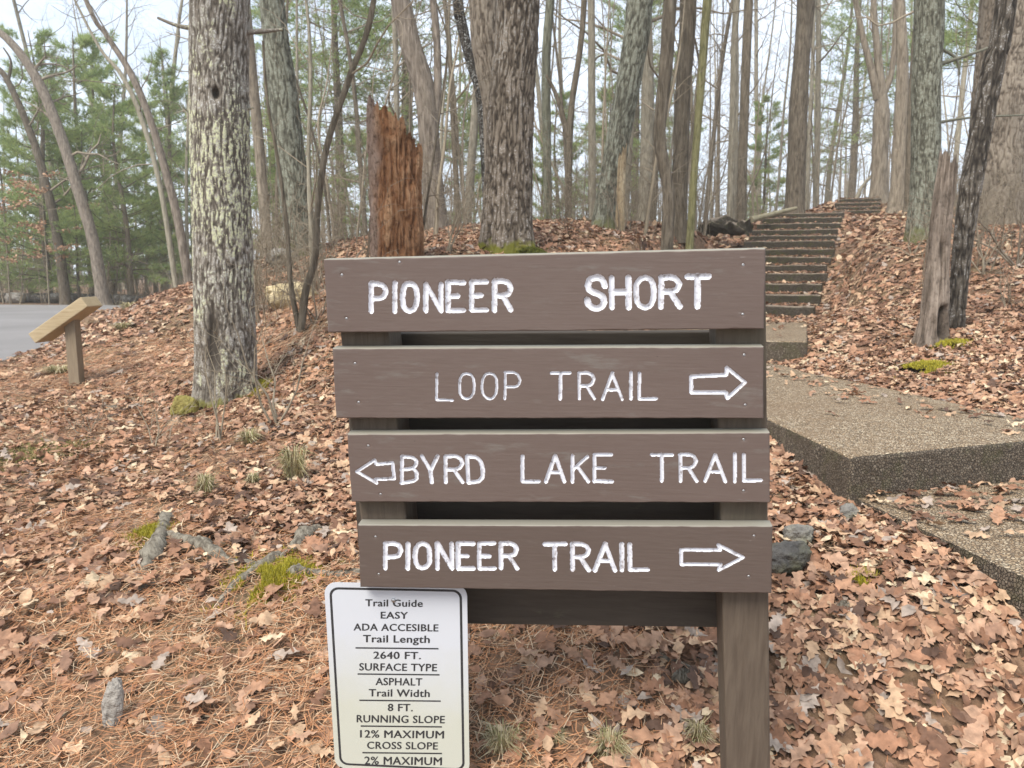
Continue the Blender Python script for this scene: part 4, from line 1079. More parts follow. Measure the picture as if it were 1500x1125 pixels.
pt('slim_tree', 'slim brown tree sweeping up left before the pines, left of the lichen-crusted oak', [(281, 436, 13), (262, 330, 12), (245, 260, 11), (218, 170, 10), (190, 105, 9), (155, 50, 7), (128, 5, 6)], 18, BARK_PINK, seed=32, limbs=9, lmax=3)
pt('slim_tree', 'second slim leaning tree between the sweeping brown one and the pines', [(262, 440, 8), (236, 280, 7), (206, 170, 7), (178, 110, 6), (146, 70, 4)], 22, BARK_GREY, seed=33, limbs=9, extra_h=3, lmax=3)
pt('sapling', 'crooked double-stemmed sapling standing left of the top board', [(439, 494, 13), (447, 430, 11), (461, 380, 10), (466, 300, 9), (480, 210, 9), (513, 110, 9), (545, 15, 8)], 7.5, BARK_BROWN, seed=34, limbs=5, lmax=1.2, extra_h=2, flare=.1, sides=10, branches=[[(439, 488, 9), (428, 430, 8), (424, 390, 7), (420, 330, 6), (408, 240, 5), (392, 150, 4), (385, 60, 3)]])
pt('sapling', 'thin upright sapling with a few twigs in front of the grey trunk by the oak', [(458, 402, 8), (455, 330, 7), (452, 220, 6), (455, 100, 5), (448, 0, 4)], 10, BARK_GREY, seed=35, limbs=7, lmax=1.3, extra_h=2, flare=.1, sides=8, low=.8)
pt('sapling', 'thin arching twiggy sapling beside the reddish stump', [(608, 395, 5), (620, 330, 4), (632, 250, 3.5), (645, 160, 3), (655, 60, 2.5)], 8.2, BARK_BROWN, seed=36, limbs=6, lmax=.9, extra_h=1, flare=.1, sides=8, low=.5)

# ---- snags
def wood_snag_mat(name, a, b_, c, pale=None, pits=.55):
    n = N(name, .95, .1)
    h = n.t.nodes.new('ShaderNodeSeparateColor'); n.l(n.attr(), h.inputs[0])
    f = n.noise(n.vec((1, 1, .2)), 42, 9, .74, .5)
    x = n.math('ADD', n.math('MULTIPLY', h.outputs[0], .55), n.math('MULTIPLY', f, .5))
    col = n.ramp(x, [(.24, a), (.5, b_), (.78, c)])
    big = n.noise(n.vec((1, 1, .4)), 4.5, 5)
    col = n.mix(n.ramp(big, [(.45, 0.0), (.6, .6)]), col, tuple(.6 * q for q in b_))
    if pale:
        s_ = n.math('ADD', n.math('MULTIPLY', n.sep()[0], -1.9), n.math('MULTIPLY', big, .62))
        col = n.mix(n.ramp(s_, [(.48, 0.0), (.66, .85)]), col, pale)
    pit = n.noise(n.vec((1, 1, .6)), 30, 8, .75)
    col = n.mix(n.ramp(pit, [(.38, pits), (.48, 0.0)]), col, tuple(.22 * q for q in b_))
    n.color(col); n.bump(n.math('ADD', f, pit), .03); return n.m
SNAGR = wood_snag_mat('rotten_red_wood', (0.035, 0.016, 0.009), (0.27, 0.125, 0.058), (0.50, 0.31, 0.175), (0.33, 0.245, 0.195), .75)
SNAGP = wood_snag_mat('weathered_snag_wood', (0.014, 0.011, 0.009), (0.22, 0.172, 0.132), (0.43, 0.35, 0.28), None, .5)
def snag(name, label, path, d, mat, seed, topf, K=16, q=1.6, amp=.03, flare=.1, fh=.25, lobes=4, sides=240, k=360, extra=None, cat='tree stump', spike=.16):
    f0 = on(path[0][0], path[0][1], d)
    pts = np.array([P(px, py, d) - f0 for px, py, w_ in path]); pts[0] = (0, 0, -.12); rr = [M(w_, d) / 2 for _, _, w_ in path]
    pth = smooth_path(pts, k); r_ = np.interp(np.linspace(0, 1, k), np.linspace(0, 1, len(rr)), rr); h = pth[:, 2] - pth[0, 2]
    a = np.linspace(0, 2 * math.pi, sides, endpoint=False); A, Hh = np.meshgrid(a, h)
    rg = ridges(A, Hh, K, q, seed)
    R = r_[:, None] * (1 + .22 * (fbm(A / (2 * math.pi) * 5, Hh * .8, seed + 3, 5, 3) - .5)) * (1 + flare * np.exp(-Hh / fh) * (1 + .6 * np.sin(A * lobes + seed)))
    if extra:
        R2 = extra(A, Hh, R); rg = rg * np.clip(1 - (R - R2) / .03, 0, 1) - np.clip((R - R2 - .03) * 12, 0, .6); R = R2  # hollow blackened by depth: dark rot plus its shade painted into the tint
    fine = ridges(A, Hh, K * 4, q * 1.5, seed + 60)
    rg = rg * .45 + fine * .3 + .25 * np.clip((fbm(A / (2 * math.pi) * 18, Hh * 6, seed + 80, 18, 4) - .3) * 2.2, 0, 1)
    R = R + amp * (np.clip(rg, 0, 1) - .6)
    H = h[-1]
    cut = H * topf(a) + (vnoise(a / (2 * math.pi) * 22, 0 * a, seed, 22) - .6) * spike + (vnoise(a / (2 * math.pi) * 70, 0 * a, seed + 1, 70) - .5) * spike * .6
    Hc = np.minimum(Hh, cut[None])
    over = np.clip((Hh - cut[None]) / .25, 0, 1)             # beyond the break the surface turns in and down
    X_ = np.interp(Hc, h, pth[:, 0]); Y_ = np.interp(Hc, h, pth[:, 1])
    Rr = R * (1 - .55 * over); Zz = pth[0, 2] + Hc - over * .5
    V = np.stack([X_ + Rr * np.cos(A), Y_ + Rr * np.sin(A), Zz], -1)
    T = empty(name, f0, label, cat)
    b = MB(); i = np.arange(k - 1)[:, None] * sides; j = np.arange(sides)[None]; j2 = (j + 1) % sides
    b.add(V.reshape(-1, 3), np.stack([i + j, i + j2, i + sides + j2, i + sides + j], -1).reshape(-1, 4), np.repeat(rg.reshape(-1, 1), 3, 1))
    b.add(np.vstack([V[-1], V[-1].mean(0)]), [[m, (m + 1) % sides, sides] for m in range(sides)], np.full((sides + 1, 3), .1))
    b.build('trunk', mat, T); return T
snag('tree_stump', 'tall rotten reddish-brown stump with a jagged broken top behind the left of the sign', [(580, 396, 78), (580, 330, 76), (578, 250, 74), (576, 143, 74)], 7.8, SNAGR, 41,
     lambda a: .86 - .13 * np.cos(a) - .05 * np.cos(a - 2), K=26, q=2.2, amp=.06)
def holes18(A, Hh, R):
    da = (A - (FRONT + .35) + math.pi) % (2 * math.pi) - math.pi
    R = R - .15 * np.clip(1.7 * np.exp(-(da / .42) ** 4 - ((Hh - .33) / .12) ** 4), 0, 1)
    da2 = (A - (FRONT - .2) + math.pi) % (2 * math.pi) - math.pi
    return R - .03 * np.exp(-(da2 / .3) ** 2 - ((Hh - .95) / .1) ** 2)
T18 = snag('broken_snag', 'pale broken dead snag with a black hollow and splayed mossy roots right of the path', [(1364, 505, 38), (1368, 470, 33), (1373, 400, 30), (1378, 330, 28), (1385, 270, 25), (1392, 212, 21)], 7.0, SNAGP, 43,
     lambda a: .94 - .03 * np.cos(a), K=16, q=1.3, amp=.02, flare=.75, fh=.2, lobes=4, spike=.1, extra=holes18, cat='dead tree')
snag('broken_snag', 'thin yellowish broken snag stub leaning on the foot of the grey leaning tree', [(908, 338, 13), (910, 270, 12), (913, 205, 10)], 12.3, wood_snag_mat('yellow_wood', (0.12, .08, .05), (0.36, .27, .16), (0.52, .43, .29)), 45, lambda a: .9 + .05 * np.cos(a), K=8, q=1, amp=.015, sides=60, k=120, cat='dead tree')

# ------------------------------------------------------------------ the woods behind
def bare_proto(kind, seed):
    r = np.random.default_rng(seed)
    H = {'tall': r.uniform(17, 22), 'slim': r.uniform(13, 17), 'sapling': r.uniform(4.5, 7)}[kind]
    r0 = {'tall': r.uniform(.11, .17), 'slim': r.uniform(.05, .085), 'sapling': r.uniform(.022, .04)}[kind]
    n = 7
    pts = [np.array([0, 0, -.3])]; d = np.array([0, 0, 1.0])
    for k in range(n - 1):
        d = d + np.r_[r.normal(0, .045 if kind != 'sapling' else .12, 2), .12]; d /= np.linalg.norm(d)
        pts.append(pts[-1] + d * H / (n - 1))
    rr = r0 * np.linspace(1, .05, n) ** .8
    root = empty({'tall': 'bare_tree', 'slim': 'bare_tree', 'sapling': 'bare_sapling'}[kind], (0, 0, 0))
    b = MB(); pth, rad_ = trunk_tube(b, pts, rr, 12 if kind != 'sapling' else 6, seed, .35 if kind != 'sapling' else .1, r0 * 2.5, k=30)
    if kind == 'tall' and r.random() < .6:     # a fork
        q = pth[int(r.integers(11, 18))]; a = r.uniform(0, 6.28)
        grow(b, q, (math.cos(a) * .45, math.sin(a) * .45, 1), H * .5, r0 * .5, 0, r, (), .3, .12, (8, 4, 3, 3))
    b.build('trunk', {'tall': BARK_PALE if seed % 3 == 0 else BARK_GREY, 'slim': BARK_GREY if seed % 2 else BARK_BROWN, 'sapling': TWIG}[kind], root)
    lim = {'tall': (20, 3.4, H * .22), 'slim': (20, 2.4, H * .16), 'sapling': (13, 1.5, H * .12)}[kind]
    c = crown(pth, rad_, r, lim[2], lim[0], lim[1], (5, 4) if kind != 'sapling' else (4, 3))
    c.build('crown', TWIG, root)
    return root
def pine_proto(seed, H, bare, dens=1.0):
    r = np.random.default_rng(seed)
    root = empty('pine_tree', (0, 0, 0))
    r0 = H * .014
    pts = np.array([[0, 0, -.3], [r.normal(0, .05), r.normal(0, .05), H * .35], [r.normal(0, .12), r.normal(0, .12), H * .7], [0, 0, H]])
    b = MB(); pth, _ = trunk_tube(b, pts, r0 * np.array([1, .75, .45, .08]), 9, seed, .25, .25, k=30)
    fol = MB(); tv, tc_ = [], []
    z = bare
    while z < H - .2:
        f = (H - z) / (H - bare)
        Lm = (.35 + 1.0 * f ** .75) * H * .19
        for k in range(int(r.integers(4, 7))):
            if r.random() < .12: continue
            a = r.uniform(0, 6.28); Lb = Lm * r.uniform(.6, 1.15)
            n = 6; p = np.array([0, 0, z + r.uniform(-.12, .12)]); d = np.array([math.cos(a), math.sin(a), r.uniform(-.05, .35) + .5 * (1 - f)])
            line = [p]
            for m in range(n - 1):
                d = d + r.normal(0, .09, 3) + np.array([0, 0, -.06 if m < 2 else .07]); d /= np.linalg.norm(d); line.append(line[-1] + d * Lb / (n - 1))
            line = np.array(line); b.tube(line, .022 * f * np.linspace(1, .3, n) + .005, 3, cap=False)
            nt_ = int(34 * dens * Lb / 1.2 + 14)
            for m in range(nt_):
                t = r.uniform(.28, 1.0) ** .8; i = min(int(t * (n - 1)), n - 2)
                q = line[i] + (line[i + 1] - line[i]) * (t * (n - 1) - i)
                dd = line[i + 1] - line[i]; dd /= np.linalg.norm(dd)
                sd_ = np.cross(dd, [0, 0, 1]); side = r.normal(0, .24) * Lb * (1.15 - t * .6)
                q = q + sd_ * side + np.array([0, 0, r.normal(.02, .05)])
                tint = np.array([(.29, .37, .135), (.36, .43, .155), (.42, .48, .20), (.23, .31, .12)][int(r.integers(0, 4))]) * r.uniform(.85, 1.2)
                nb = 9
                dirs = dd * .6 + sd_ * np.sign(side) * .35 + np.array([0, 0, .2]) + r.normal(0, .5, (nb, 3)); dirs /= np.linalg.norm(dirs, axis=1)[:, None]
                ln = r.uniform(.13, .25, nb)[:, None]
                sdv_ = np.cross(dirs, r.normal(0, 1, (nb, 3))); sdv_ /= np.linalg.norm(sdv_, axis=1)[:, None]
                w_ = .0085
                tv.append(np.stack([q + sdv_ * w_, q - sdv_ * w_, q + dirs * ln], 1).reshape(-1, 3)); tc_.append(np.tile(tint, (nb * 3, 1)))
        z += r.uniform(.34, .62)
    tv = np.vstack(tv); tc_ = np.vstack(tc_)
    fol.add(tv, np.arange(len(tv)).reshape(-1, 3), tc_)
    b.build('trunk', BARK_BROWN, root)
    fol.build('crown', PINEFOL, root, smooth=False)
    return root

PRO = {'tall': [bare_proto('tall', 100 + k) for k in range(5)], 'slim': [bare_proto('slim', 200 + k) for k in range(5)], 'sapling': [bare_proto('sapling', 300 + k) for k in range(6)]}
PINES = {'young': [pine_proto(400, 9.0, 1.0), pine_proto(401, 7.5, .6), pine_proto(402, 8.2, 1.3)], 'tall': [pine_proto(410, 15, 4.2, .8), pine_proto(411, 17, 5.5, .8)]}
USED = set()
def place(proto, x, y, rz, sc, label=None, cat='tree', group=None):
    if proto.name in USED: o = copy_tree(proto)
    else: o = proto; USED.add(proto.name)
    o.location = (x, y, gz(x, y)); o.rotation_euler = (0, 0, rz); o.scale = (sc, sc, sc)
    for k in ('label', 'category', 'group'):
        if k in o: del o[k]
    tag(o, label, cat, group)
    return o
TAKEN = []
def free(x, y, m):
    if polydist(ROAD, np.array([x]), np.array([y]))[0] < .6: return False
    for p0, dv, wdt, ln_, z0, sl in RUNS:
        q = np.array([x, y]) - p0; den = dv[0] * wv[1] - dv[1] * wv[0]
        a = (q[0] * wv[1] - q[1] * wv[0]) / den; c = (dv[0] * q[1] - dv[1] * q[0]) / den
        if -3 < a < ln_ + 6 and -.6 < c < wdt + .6: return False
    return all((x - a) ** 2 + (y - b_) ** 2 > m * m for a, b_ in TAKEN)
fr = random.Random(11)
def fill(kind, n, px0, px1, d0, d1, label, group, cat='tree', m=.8, s0=.85, s1=1.15):
    lst = PINES[kind[5:]] if kind.startswith('pine_') else PRO[kind]
    c = t = 0
    while c < n and t < n * 40:
        t += 1
        d = math.sqrt(fr.uniform(d0 * d0, d1 * d1)); px = fr.uniform(px0, px1)
        x, y = (px - 750) / F * d, d
        if not free(x, y, m): continue
        TAKEN.append((x, y)); c += 1
        place(lst[fr.randrange(len(lst))], x, y, fr.uniform(0, 6.28), fr.uniform(s0, s1), label, cat, group)
# pines seen past the road on the left: each at its own spot
for px, d, k, sc, lab in ((78, 31, 0, 1.15, 'bushy green pine beyond the road, behind the two bent trees'), (140, 33, 1, 1.45, 'tall layered green pine beyond the road with the densest dark crown'), (196, 30, 2, 1.05, 'green pine beyond the road right beside the sweeping brown tree'),
                          (262, 36, 0, 1.2, 'green pine half hidden by the left edge of the lichen-crusted oak'), (20, 34, 1, .9, 'low green pine at the far left edge beyond the road'), (232, 42, 1, 1.35, 'slender pine poking above the others between the road and the lichen-crusted oak'), (105, 38, 2, 1.2, 'green pine standing in second row behind the bent trees'), (168, 36, 0, 1.3, 'broad green pine in second row, right of the tallest layered one'), (50, 37, 1, 1.1, 'soft green pine in second row left of the bushy one'), (290, 40, 2, 1.3, 'tall green pine straight behind the lichen-crusted oak'), (120, 29.5, 2, .55, 'little green pine at the road edge between the bent trunk feet')):
    x = (px - 750) / F * d; place(PINES['young'][k], x, d, px * 1.7, sc, lab); TAKEN.append((x, d))
for px, d, k, sc, lab in ((505, 27, 0, .95, 'tall pine behind the crooked sapling left of the red stump'), (600, 30, 1, 1.0, 'tall pine with green boughs right behind the red stump'), (925, 36, 0, .95, 'tall pine behind the grey leaning tree'), (1235, 42, 1, 1.0, 'tall pine beyond the upper flight of steps'), (410, 33, 0, .9, 'tall pine behind the grey trunk beside the lichen-crusted oak'), (1420, 24, 1, .75, 'pine behind the stout grey-green trunk and black leaning tree')):
    x = (px - 750) / F * d; place(PINES['tall'][k], x, d, px * 1.3, sc, lab); TAKEN.append((x, d))
for px, d, k, sc, lab in ((535, 24, 2, .62, 'young green pine low behind the left of the red stump'), (690, 27, 0, .7, 'young green pine behind the left edge of the thick oak'), (815, 24, 1, .7, 'young green pine just right of the thick oak'), (890, 29, 2, .8, 'young green pine behind the foot of the grey leaning tree'), (1110, 30, 1, .7, 'young green pine beyond the rotten log'), (400, 26, 1, .7, 'young green pine right beside the lichen-crusted oak')):
    x = (px - 750) / F * d; place(PINES['young'][k], x, d, px * 1.1, sc, lab); TAKEN.append((x, d))
fill('tall', 4, 20, 300, 31, 60, 'bare grey tree among the pines beyond the road', 'bare trees among the pines beyond the road', m=1.4)
fill('tall', 5, 370, 720, 17, 55, 'bare grey tree in the woods behind the red stump', 'bare trees behind the red stump', m=1.3)
fill('tall', 9, 780, 1120, 17, 55, 'bare grey tree in the woods behind the right half of the sign', 'bare trees behind the right half of the sign', m=1.3)
fill('tall', 10, 1100, 1480, 25, 60, 'bare grey tree on the far side of the slope above the steps', 'bare trees above the steps', m=1.3)
fill('slim', 8, 0, 300, 30, 55, 'slim bare tree among the pines beyond the road', 'slim bare trees beyond the road', m=1)
fill('slim', 15, 370, 720, 15, 45, 'slim bare tree in the woods behind the red stump', 'slim bare trees behind the red stump', m=1)
fill('slim', 18, 780, 1120, 15.5, 45, 'slim bare tree in the woods behind the right half of the sign', 'slim bare trees behind the right half of the sign', m=1)
fill('slim', 18, 1100, 1520, 24, 48, 'slim bare tree on the far side of the slope above the steps', 'slim bare trees above the steps', m=1)
fill('sapling', 28, 370, 720, 11, 28, 'thin twiggy sapling in the woods behind the red stump', 'saplings behind the red stump', 'sapling', m=.5)
fill('sapling', 34, 780, 1110, 12.5, 28, 'thin twiggy sapling in the woods behind the right half of the sign', 'saplings behind the right half of the sign', 'sapling', m=.5)
fill('sapling', 22, 1130, 1330, 24, 34, 'thin twiggy sapling beyond the upper flight of steps', 'saplings above the steps', 'sapling', m=.5)
fill('sapling', 9, 1400, 1540, 12, 22, 'thin twiggy sapling on the bank at the right edge', 'saplings on the right bank', 'sapling', m=.5, s0=.45, s1=.8)
fill('sapling', 8, 0, 300, 29, 36, 'thin twiggy sapling at the far side of the road', 'saplings beyond the road', 'sapling', m=.5)
for k in PRO:
    for p_ in PRO[k]:
        if p_.name not in USED:
            for ch in list(p_.children): bpy.data.objects.remove(ch)
            bpy.data.objects.remove(p_)

# far woods: a belt of trunks, boughs and twigs nobody could count
r = np.random.default_rng(21); fw = MB()
for k in range(240):
    a = r.uniform(-.80, .80); d = r.uniform(58, 110); x, y = math.tan(a) * d, d
    if x < -12 and d < 40: continue
    z = gz(x, y); h = r.uniform(9, 18); r0 = r.uniform(.08, .22)
    t = np.array([x, y, z - .5]); lean = r.normal(0, .04, 2)
    fw.tube([t, t + np.r_[lean * h * .5, h * .5], t + np.r_[lean * h, h]], [r0, r0 * .7, r0 * .15], 5, cap=False)
    for m in range(9):
        hh = h * r.uniform(.08, .95); q = t + np.r_[lean * hh, hh]; an = r.uniform(0, 6.28); l_ = r.uniform(.8, 2.6)
        e = q + np.array([math.cos(an), math.sin(an), r.uniform(.2, .9)]) * l_
        fw.tube([q, (q + e) / 2 + r.normal(0, .1, 3), e], [.035, .022, .012], 3, cap=False)
        for s_ in range(3):
            g = q + (e - q) * r.uniform(.3, 1); fw.tube([g, g + r.normal(0, .5, 3) + np.array([0, 0, .3])], [.012, .007], 3, cap=False)
tag(fw.build('distant_woods', BARK_PALE), kind='stuff')
# undergrowth: a thicket of thin twigs along the crest and beyond the road
bw = MB()
def thicket(n, px0, px1, d0, d1, h0, h1, rad0=.006):
    for k in range(n):
        d = r.uniform(d0, d1); x = (r.uniform(px0, px1) - 750) / F * d
        if not free(x, d, 0): continue
        q = np.array([x, d, gz(x, d) - .03]); h = r.uniform(h0, h1)
        e = q + np.array([r.normal(0, .22) * h, r.normal(0, .22) * h, h]); mm = (q + e) / 2 + r.normal(0, .07, 3) * h
        bw.tube([q, mm, e], np.array([1, .7, .35]) * rad0 * r.uniform(.7, 1.5), 3, cap=False)
        for m in range(5):
            t = r.uniform(.3, 1); g = q + (e - q) * t
            bw.tube([g, g + np.array([r.normal(0, .25), r.normal(0, .25), r.uniform(.05, .3)]) * h], [rad0 * .55, rad0 * .3], 3, cap=False)
thicket(520, 370, 700, 11, 24, .5, 1.7)
thicket(620, 780, 1110, 12.5, 24, .5, 1.7)
thicket(420, 1340, 1560, 9.5, 20, .35, 1.3)
thicket(380, -20, 330, 28.5, 40, .6, 2.2, .012)
thicket(180, 1110, 1340, 24, 32, .4, 1.5, .009)
thicket(160, 360, 480, 8.5, 12, .3, 1.1)
tag(bw.build('undergrowth', TWIG), kind='stuff')

# ------------------------------------------------------------------ small things on the ground
def rock(name, label, px, py, d, wpx, hpx, mat, seed, cat='rock', deep=.8, sink=.25, squash=1.0, lean=0.0):
    import bmesh
    f0 = on(px, py, d)
    w_, h_ = M(wpx, d) / 2, M(hpx, d) / 2
    bm = bmesh.new(); bmesh.ops.create_icosphere(bm, subdivisions=5, radius=1)
    V = np.array([v.co[:] for v in bm.verts])
    a = fbm(V[:, 0] * 1.3 + seed * 7, V[:, 1] * 1.3 + V[:, 2] * 1.7, seed) - .5
    c = fbm(V[:, 0] * 5 + seed, V[:, 1] * 5 + V[:, 2] * 4, seed + 2) - .5
    R = 1 + a * .75 + c * .16
    V = V * R[:, None]
    V = np.sign(V) * np.abs(V) ** .92
    V = V * np.array([w_, w_ * deep, h_]); V[:, 0] += V[:, 2] * lean
    V[:, 2] += h_ * (1 - sink)
    for v, p in zip(bm.verts, V): v.co = p
    me = bpy.data.meshes.new(name); bm.to_mesh(me); bm.free()
    for p in me.polygons: p.use_smooth = True
    me.materials.append(mat); o = bpy.data.objects.new(name, me); COL.objects.link(o); o.location = f0
    return tag(o, label, cat)
rock('rock', 'upright pale grey pointed stone standing in the pine needles at the lower left', 171, 1098, 2.33, 34, 88, STONEL, 3, deep=.5, sink=.2, lean=.2)
rock('rock', 'small pale flat rock just right of the lowest board of the sign', 1170, 784, 3.08, 44, 34, ROCK, 4, sink=.35)
rock('rock', 'dark rounded rock half hidden behind the right end of the lowest board', 1150, 842, 2.86, 66, 58, ROCKD, 5, sink=.2)
rock('rock', 'small grey stone by the left corner of the lower concrete slab', 1243, 768, 3.3, 32, 26, ROCK, 6, sink=.3)
rock('boulder', 'yellowish rounded boulder lying behind the crooked sapling left of the sign', 426, 440, 9.6, 74, 44, ROCKY, 7, sink=.3)
rock('boulder', 'grey boulder pile stone above the yellowish boulder', 412, 392, 11.5, 46, 30, ROCK, 8, sink=.3)
rock('mossy_lump', 'olive moss-covered lump at the left foot of the lichen-crusted oak', 271, 602, 6.2, 36, 38, ROCKM, 9, 'rock', sink=.25)
rock('rock', 'white pale rock across the road at the far left', 24, 446, 30, 30, 18, STONEL, 10, sink=.2)

def ground_line(name, label, cat, pix, wpx, mat, seed, lift=.25, sides=12, k=40, rough=.35, col=None):
    r = np.random.default_rng(seed)
    pts = np.array([on(px, py, d) for px, py, d in pix]); rr = np.array([M(w_ * .85, d) / 2 for w_, (_, _, d) in zip(wpx, pix)])
    f0 = pts[0].copy(); pth = smooth_path(pts, k); rad_ = np.interp(np.linspace(0, 1, k), np.linspace(0, 1, len(rr)), rr)
    pth[:, 2] = ground(pth[:, 0], pth[:, 1]) + rad_ * lift
    rad_ = rad_ * (1 + (vnoise(np.arange(k) * .16, np.zeros(k), seed) - .5) * rough * 2.4); rad_[[0, -1]] *= .45
    b = MB(); b.tube(pth - f0, rad_, sides)
    q = b.v[0]; dsp = (fbm(q[:, 0] * 45 + q[:, 2] * 20, q[:, 1] * 45, seed) - .5); ctr = np.repeat(pth - f0, sides, 0); b.v[0] = q + (q - ctr) * dsp[:, None] * 1.1
    o = b.build(name, mat, None, f0); return tag(o, label, cat)
def gp(*pp): return [(px, py, dd(py)) for px, py in pp]
ground_line('tree_root', 'thick smooth grey root coming out of the ground nearest the left of the roots', 'root', gp((246, 775), (238, 805), (226, 832), (210, 850)), [22, 36, 30, 12], ROOT, 51, .5)
ground_line('tree_root', 'knobbly mossy root lying sideways in the middle of the roots left of the sign', 'root', gp((244, 806), (275, 815), (305, 823), (332, 833), (362, 836), (392, 838)), [16, 20, 27, 24, 16, 9], ROOT, 52, .5)
ground_line('tree_root', 'slanting grey root pointing down left out of the bright moss', 'root', gp((412, 826), (384, 838), (358, 852), (336, 868), (318, 888)), [14, 22, 22, 21, 13], ROOT, 53, .5)
ground_line('tree_root', 'curled grey root running in behind the white guide plate', 'root', gp((408, 864), (428, 852), (462, 850), (500, 852), (560, 850)), [12, 26, 20, 18, 14], ROOT, 54, .5)
ground_line('tree_root', 'short dark root lump just above the bright moss patch', 'root', gp((470, 796), (448, 808), (430, 822), (404, 832)), [18, 27, 18, 11], ROOT, 55, .5)
ground_line('tree_root', 'thin forked dark root left of the thick smooth grey one', 'root', gp((246, 858), (215, 862), (185, 872), (166, 878)), [7, 9, 8, 5], ROOT, 56, .5)
for i_, (lab, pp, w0) in enumerate((
    ('pale straight stick on the needles right of the upright stone', ((206, 1084), (260, 1066), (335, 1040)), 5), ('long thin twig slanting down left beside the white guide plate', ((302, 1112), (350, 1065), (416, 1012)), 3.5),
    ('thin twig slanting across the needles above the upright stone', ((80, 990), (130, 945), (182, 905)), 3), ('curved pale stick at the lower left corner', ((2, 1112), (14, 1092), (12, 1066)), 5),
    ('short dark curved stick in the middle of the needles', ((252, 936), (254, 918), (288, 902)), 6), ('pale branched twig above the curled root near the sign', ((520, 812), (484, 790), (480, 766)), 5),
    ('weathered broken branch under the bottom rail of the sign', ((935, 975), (972, 988), (1015, 1003)), 10), ('small stick under the sign left of the broken branch', ((745, 990), (770, 988), (786, 989)), 5),
    ('thin pale twig lying under the sign beside the right post', ((880, 985), (915, 972), (950, 978)), 3), ('dark thin twig below the plank stand', ((150, 583), (165, 585), (176, 580)), 6),
    ('long dry twig crossing the leaves below the lichen-crusted oak', ((240, 650), (300, 640), (352, 632)), 3), ('pale stick in the leaves right of the right post', ((1165, 1040), (1200, 1020), (1222, 985)), 4),
    ('thin twig lying left under the roots', ((20, 1060), (70, 1044), (118, 1008)), 3.5), ('brown stick half buried in leaves left of the olive mossy lump', ((146, 590), (190, 583), (240, 578)), 5))):
    ground_line('fallen_stick', lab, 'stick', gp(*pp), [w0 * .7, w0, w0 * .6], STICK if i_ % 3 else ROOT, 60 + i_, 1.2, 7, 16, .2)

def moss_patch(label, px, py, d, rpx, seed, n, h=.02, tint=((.42, .36, .035), (.32, .29, .04), (.50, .43, .07))):
    r = np.random.default_rng(seed); f0 = on(px, py, d); b = MB(); R = M(rpx, d)
    x = r.normal(0, .42, n * 3) * R; y = r.normal(0, .55, n * 3) * R
    k = (fbm(x / R * 2.2 + seed, y / R * 2.2, seed) > .43); x, y = x[k][:n], y[k][:n]; n = len(x)
    z = ground(x + f0[0], y + f0[1]) - f0[2] + .004
    dome = h * np.clip(1 - (x * x + y * y) / (R * R), 0, 1)
    nb = 4
    for q in range(nb):
        dirv = r.normal(0, .55, (n, 3)) + np.array([0, 0, 1]); s_ = r.normal(0, 1, (n, 3)) * np.array([1, 1, .2]); s_ /= np.linalg.norm(s_, axis=1)[:, None]
        c = np.c_[x, y, z + dome]; ln = r.uniform(.008, .02, n)[:, None]; w_ = .0035 * max(1, d / 3)
        V = np.stack([c - s_ * w_, c + s_ * w_, c + dirv * ln], 1).reshape(-1, 3)
        t = np.array(tint)[r.integers(0, len(tint), n)] * r.uniform(.7, 1.2, (n, 1))
        b.add(V, np.arange(len(V)).reshape(-1, 3), np.repeat(t, 3, 0))
    o = b.build('moss_patch', MOSSM, None, f0); return tag(o, label, 'moss')
moss_patch('bright yellow-green moss patch between the grey roots left of the sign', 400, 848, 3.1, 62, 1, 5200)
moss_patch('small yellow moss patch beside the thick smooth root', 222, 795, 3.5, 34, 2, 1800)
moss_patch('vivid yellow-green moss cushion in front of the pale broken snag', 1352, 528, 6.2, 42, 3, 4200, .05)
moss_patch('mossy strip at the right foot of the broken snag', 1392, 508, 6.8, 26, 8, 1500, .03)
moss_patch('yellowish moss right of the foot of the lichen-crusted oak', 376, 574, 6.5, 24, 4, 1600, .05)
moss_patch('dark green moss mound on the right foot of the thick oak', 782, 358, 8.3, 34, 5, 2600, .10, ((.13, .14, .03), (.10, .11, .025), (.17, .17, .04)))
moss_patch('small moss tuft in the leaves right of the right post', 1262, 860, 2.75, 20, 6, 500)
moss_patch('broad dull mossy patch in the leaves at the left edge', 60, 660, 5.0, 60, 7, 2600, .01, ((.30, .26, .10), (.24, .23, .09), (.36, .30, .13)))

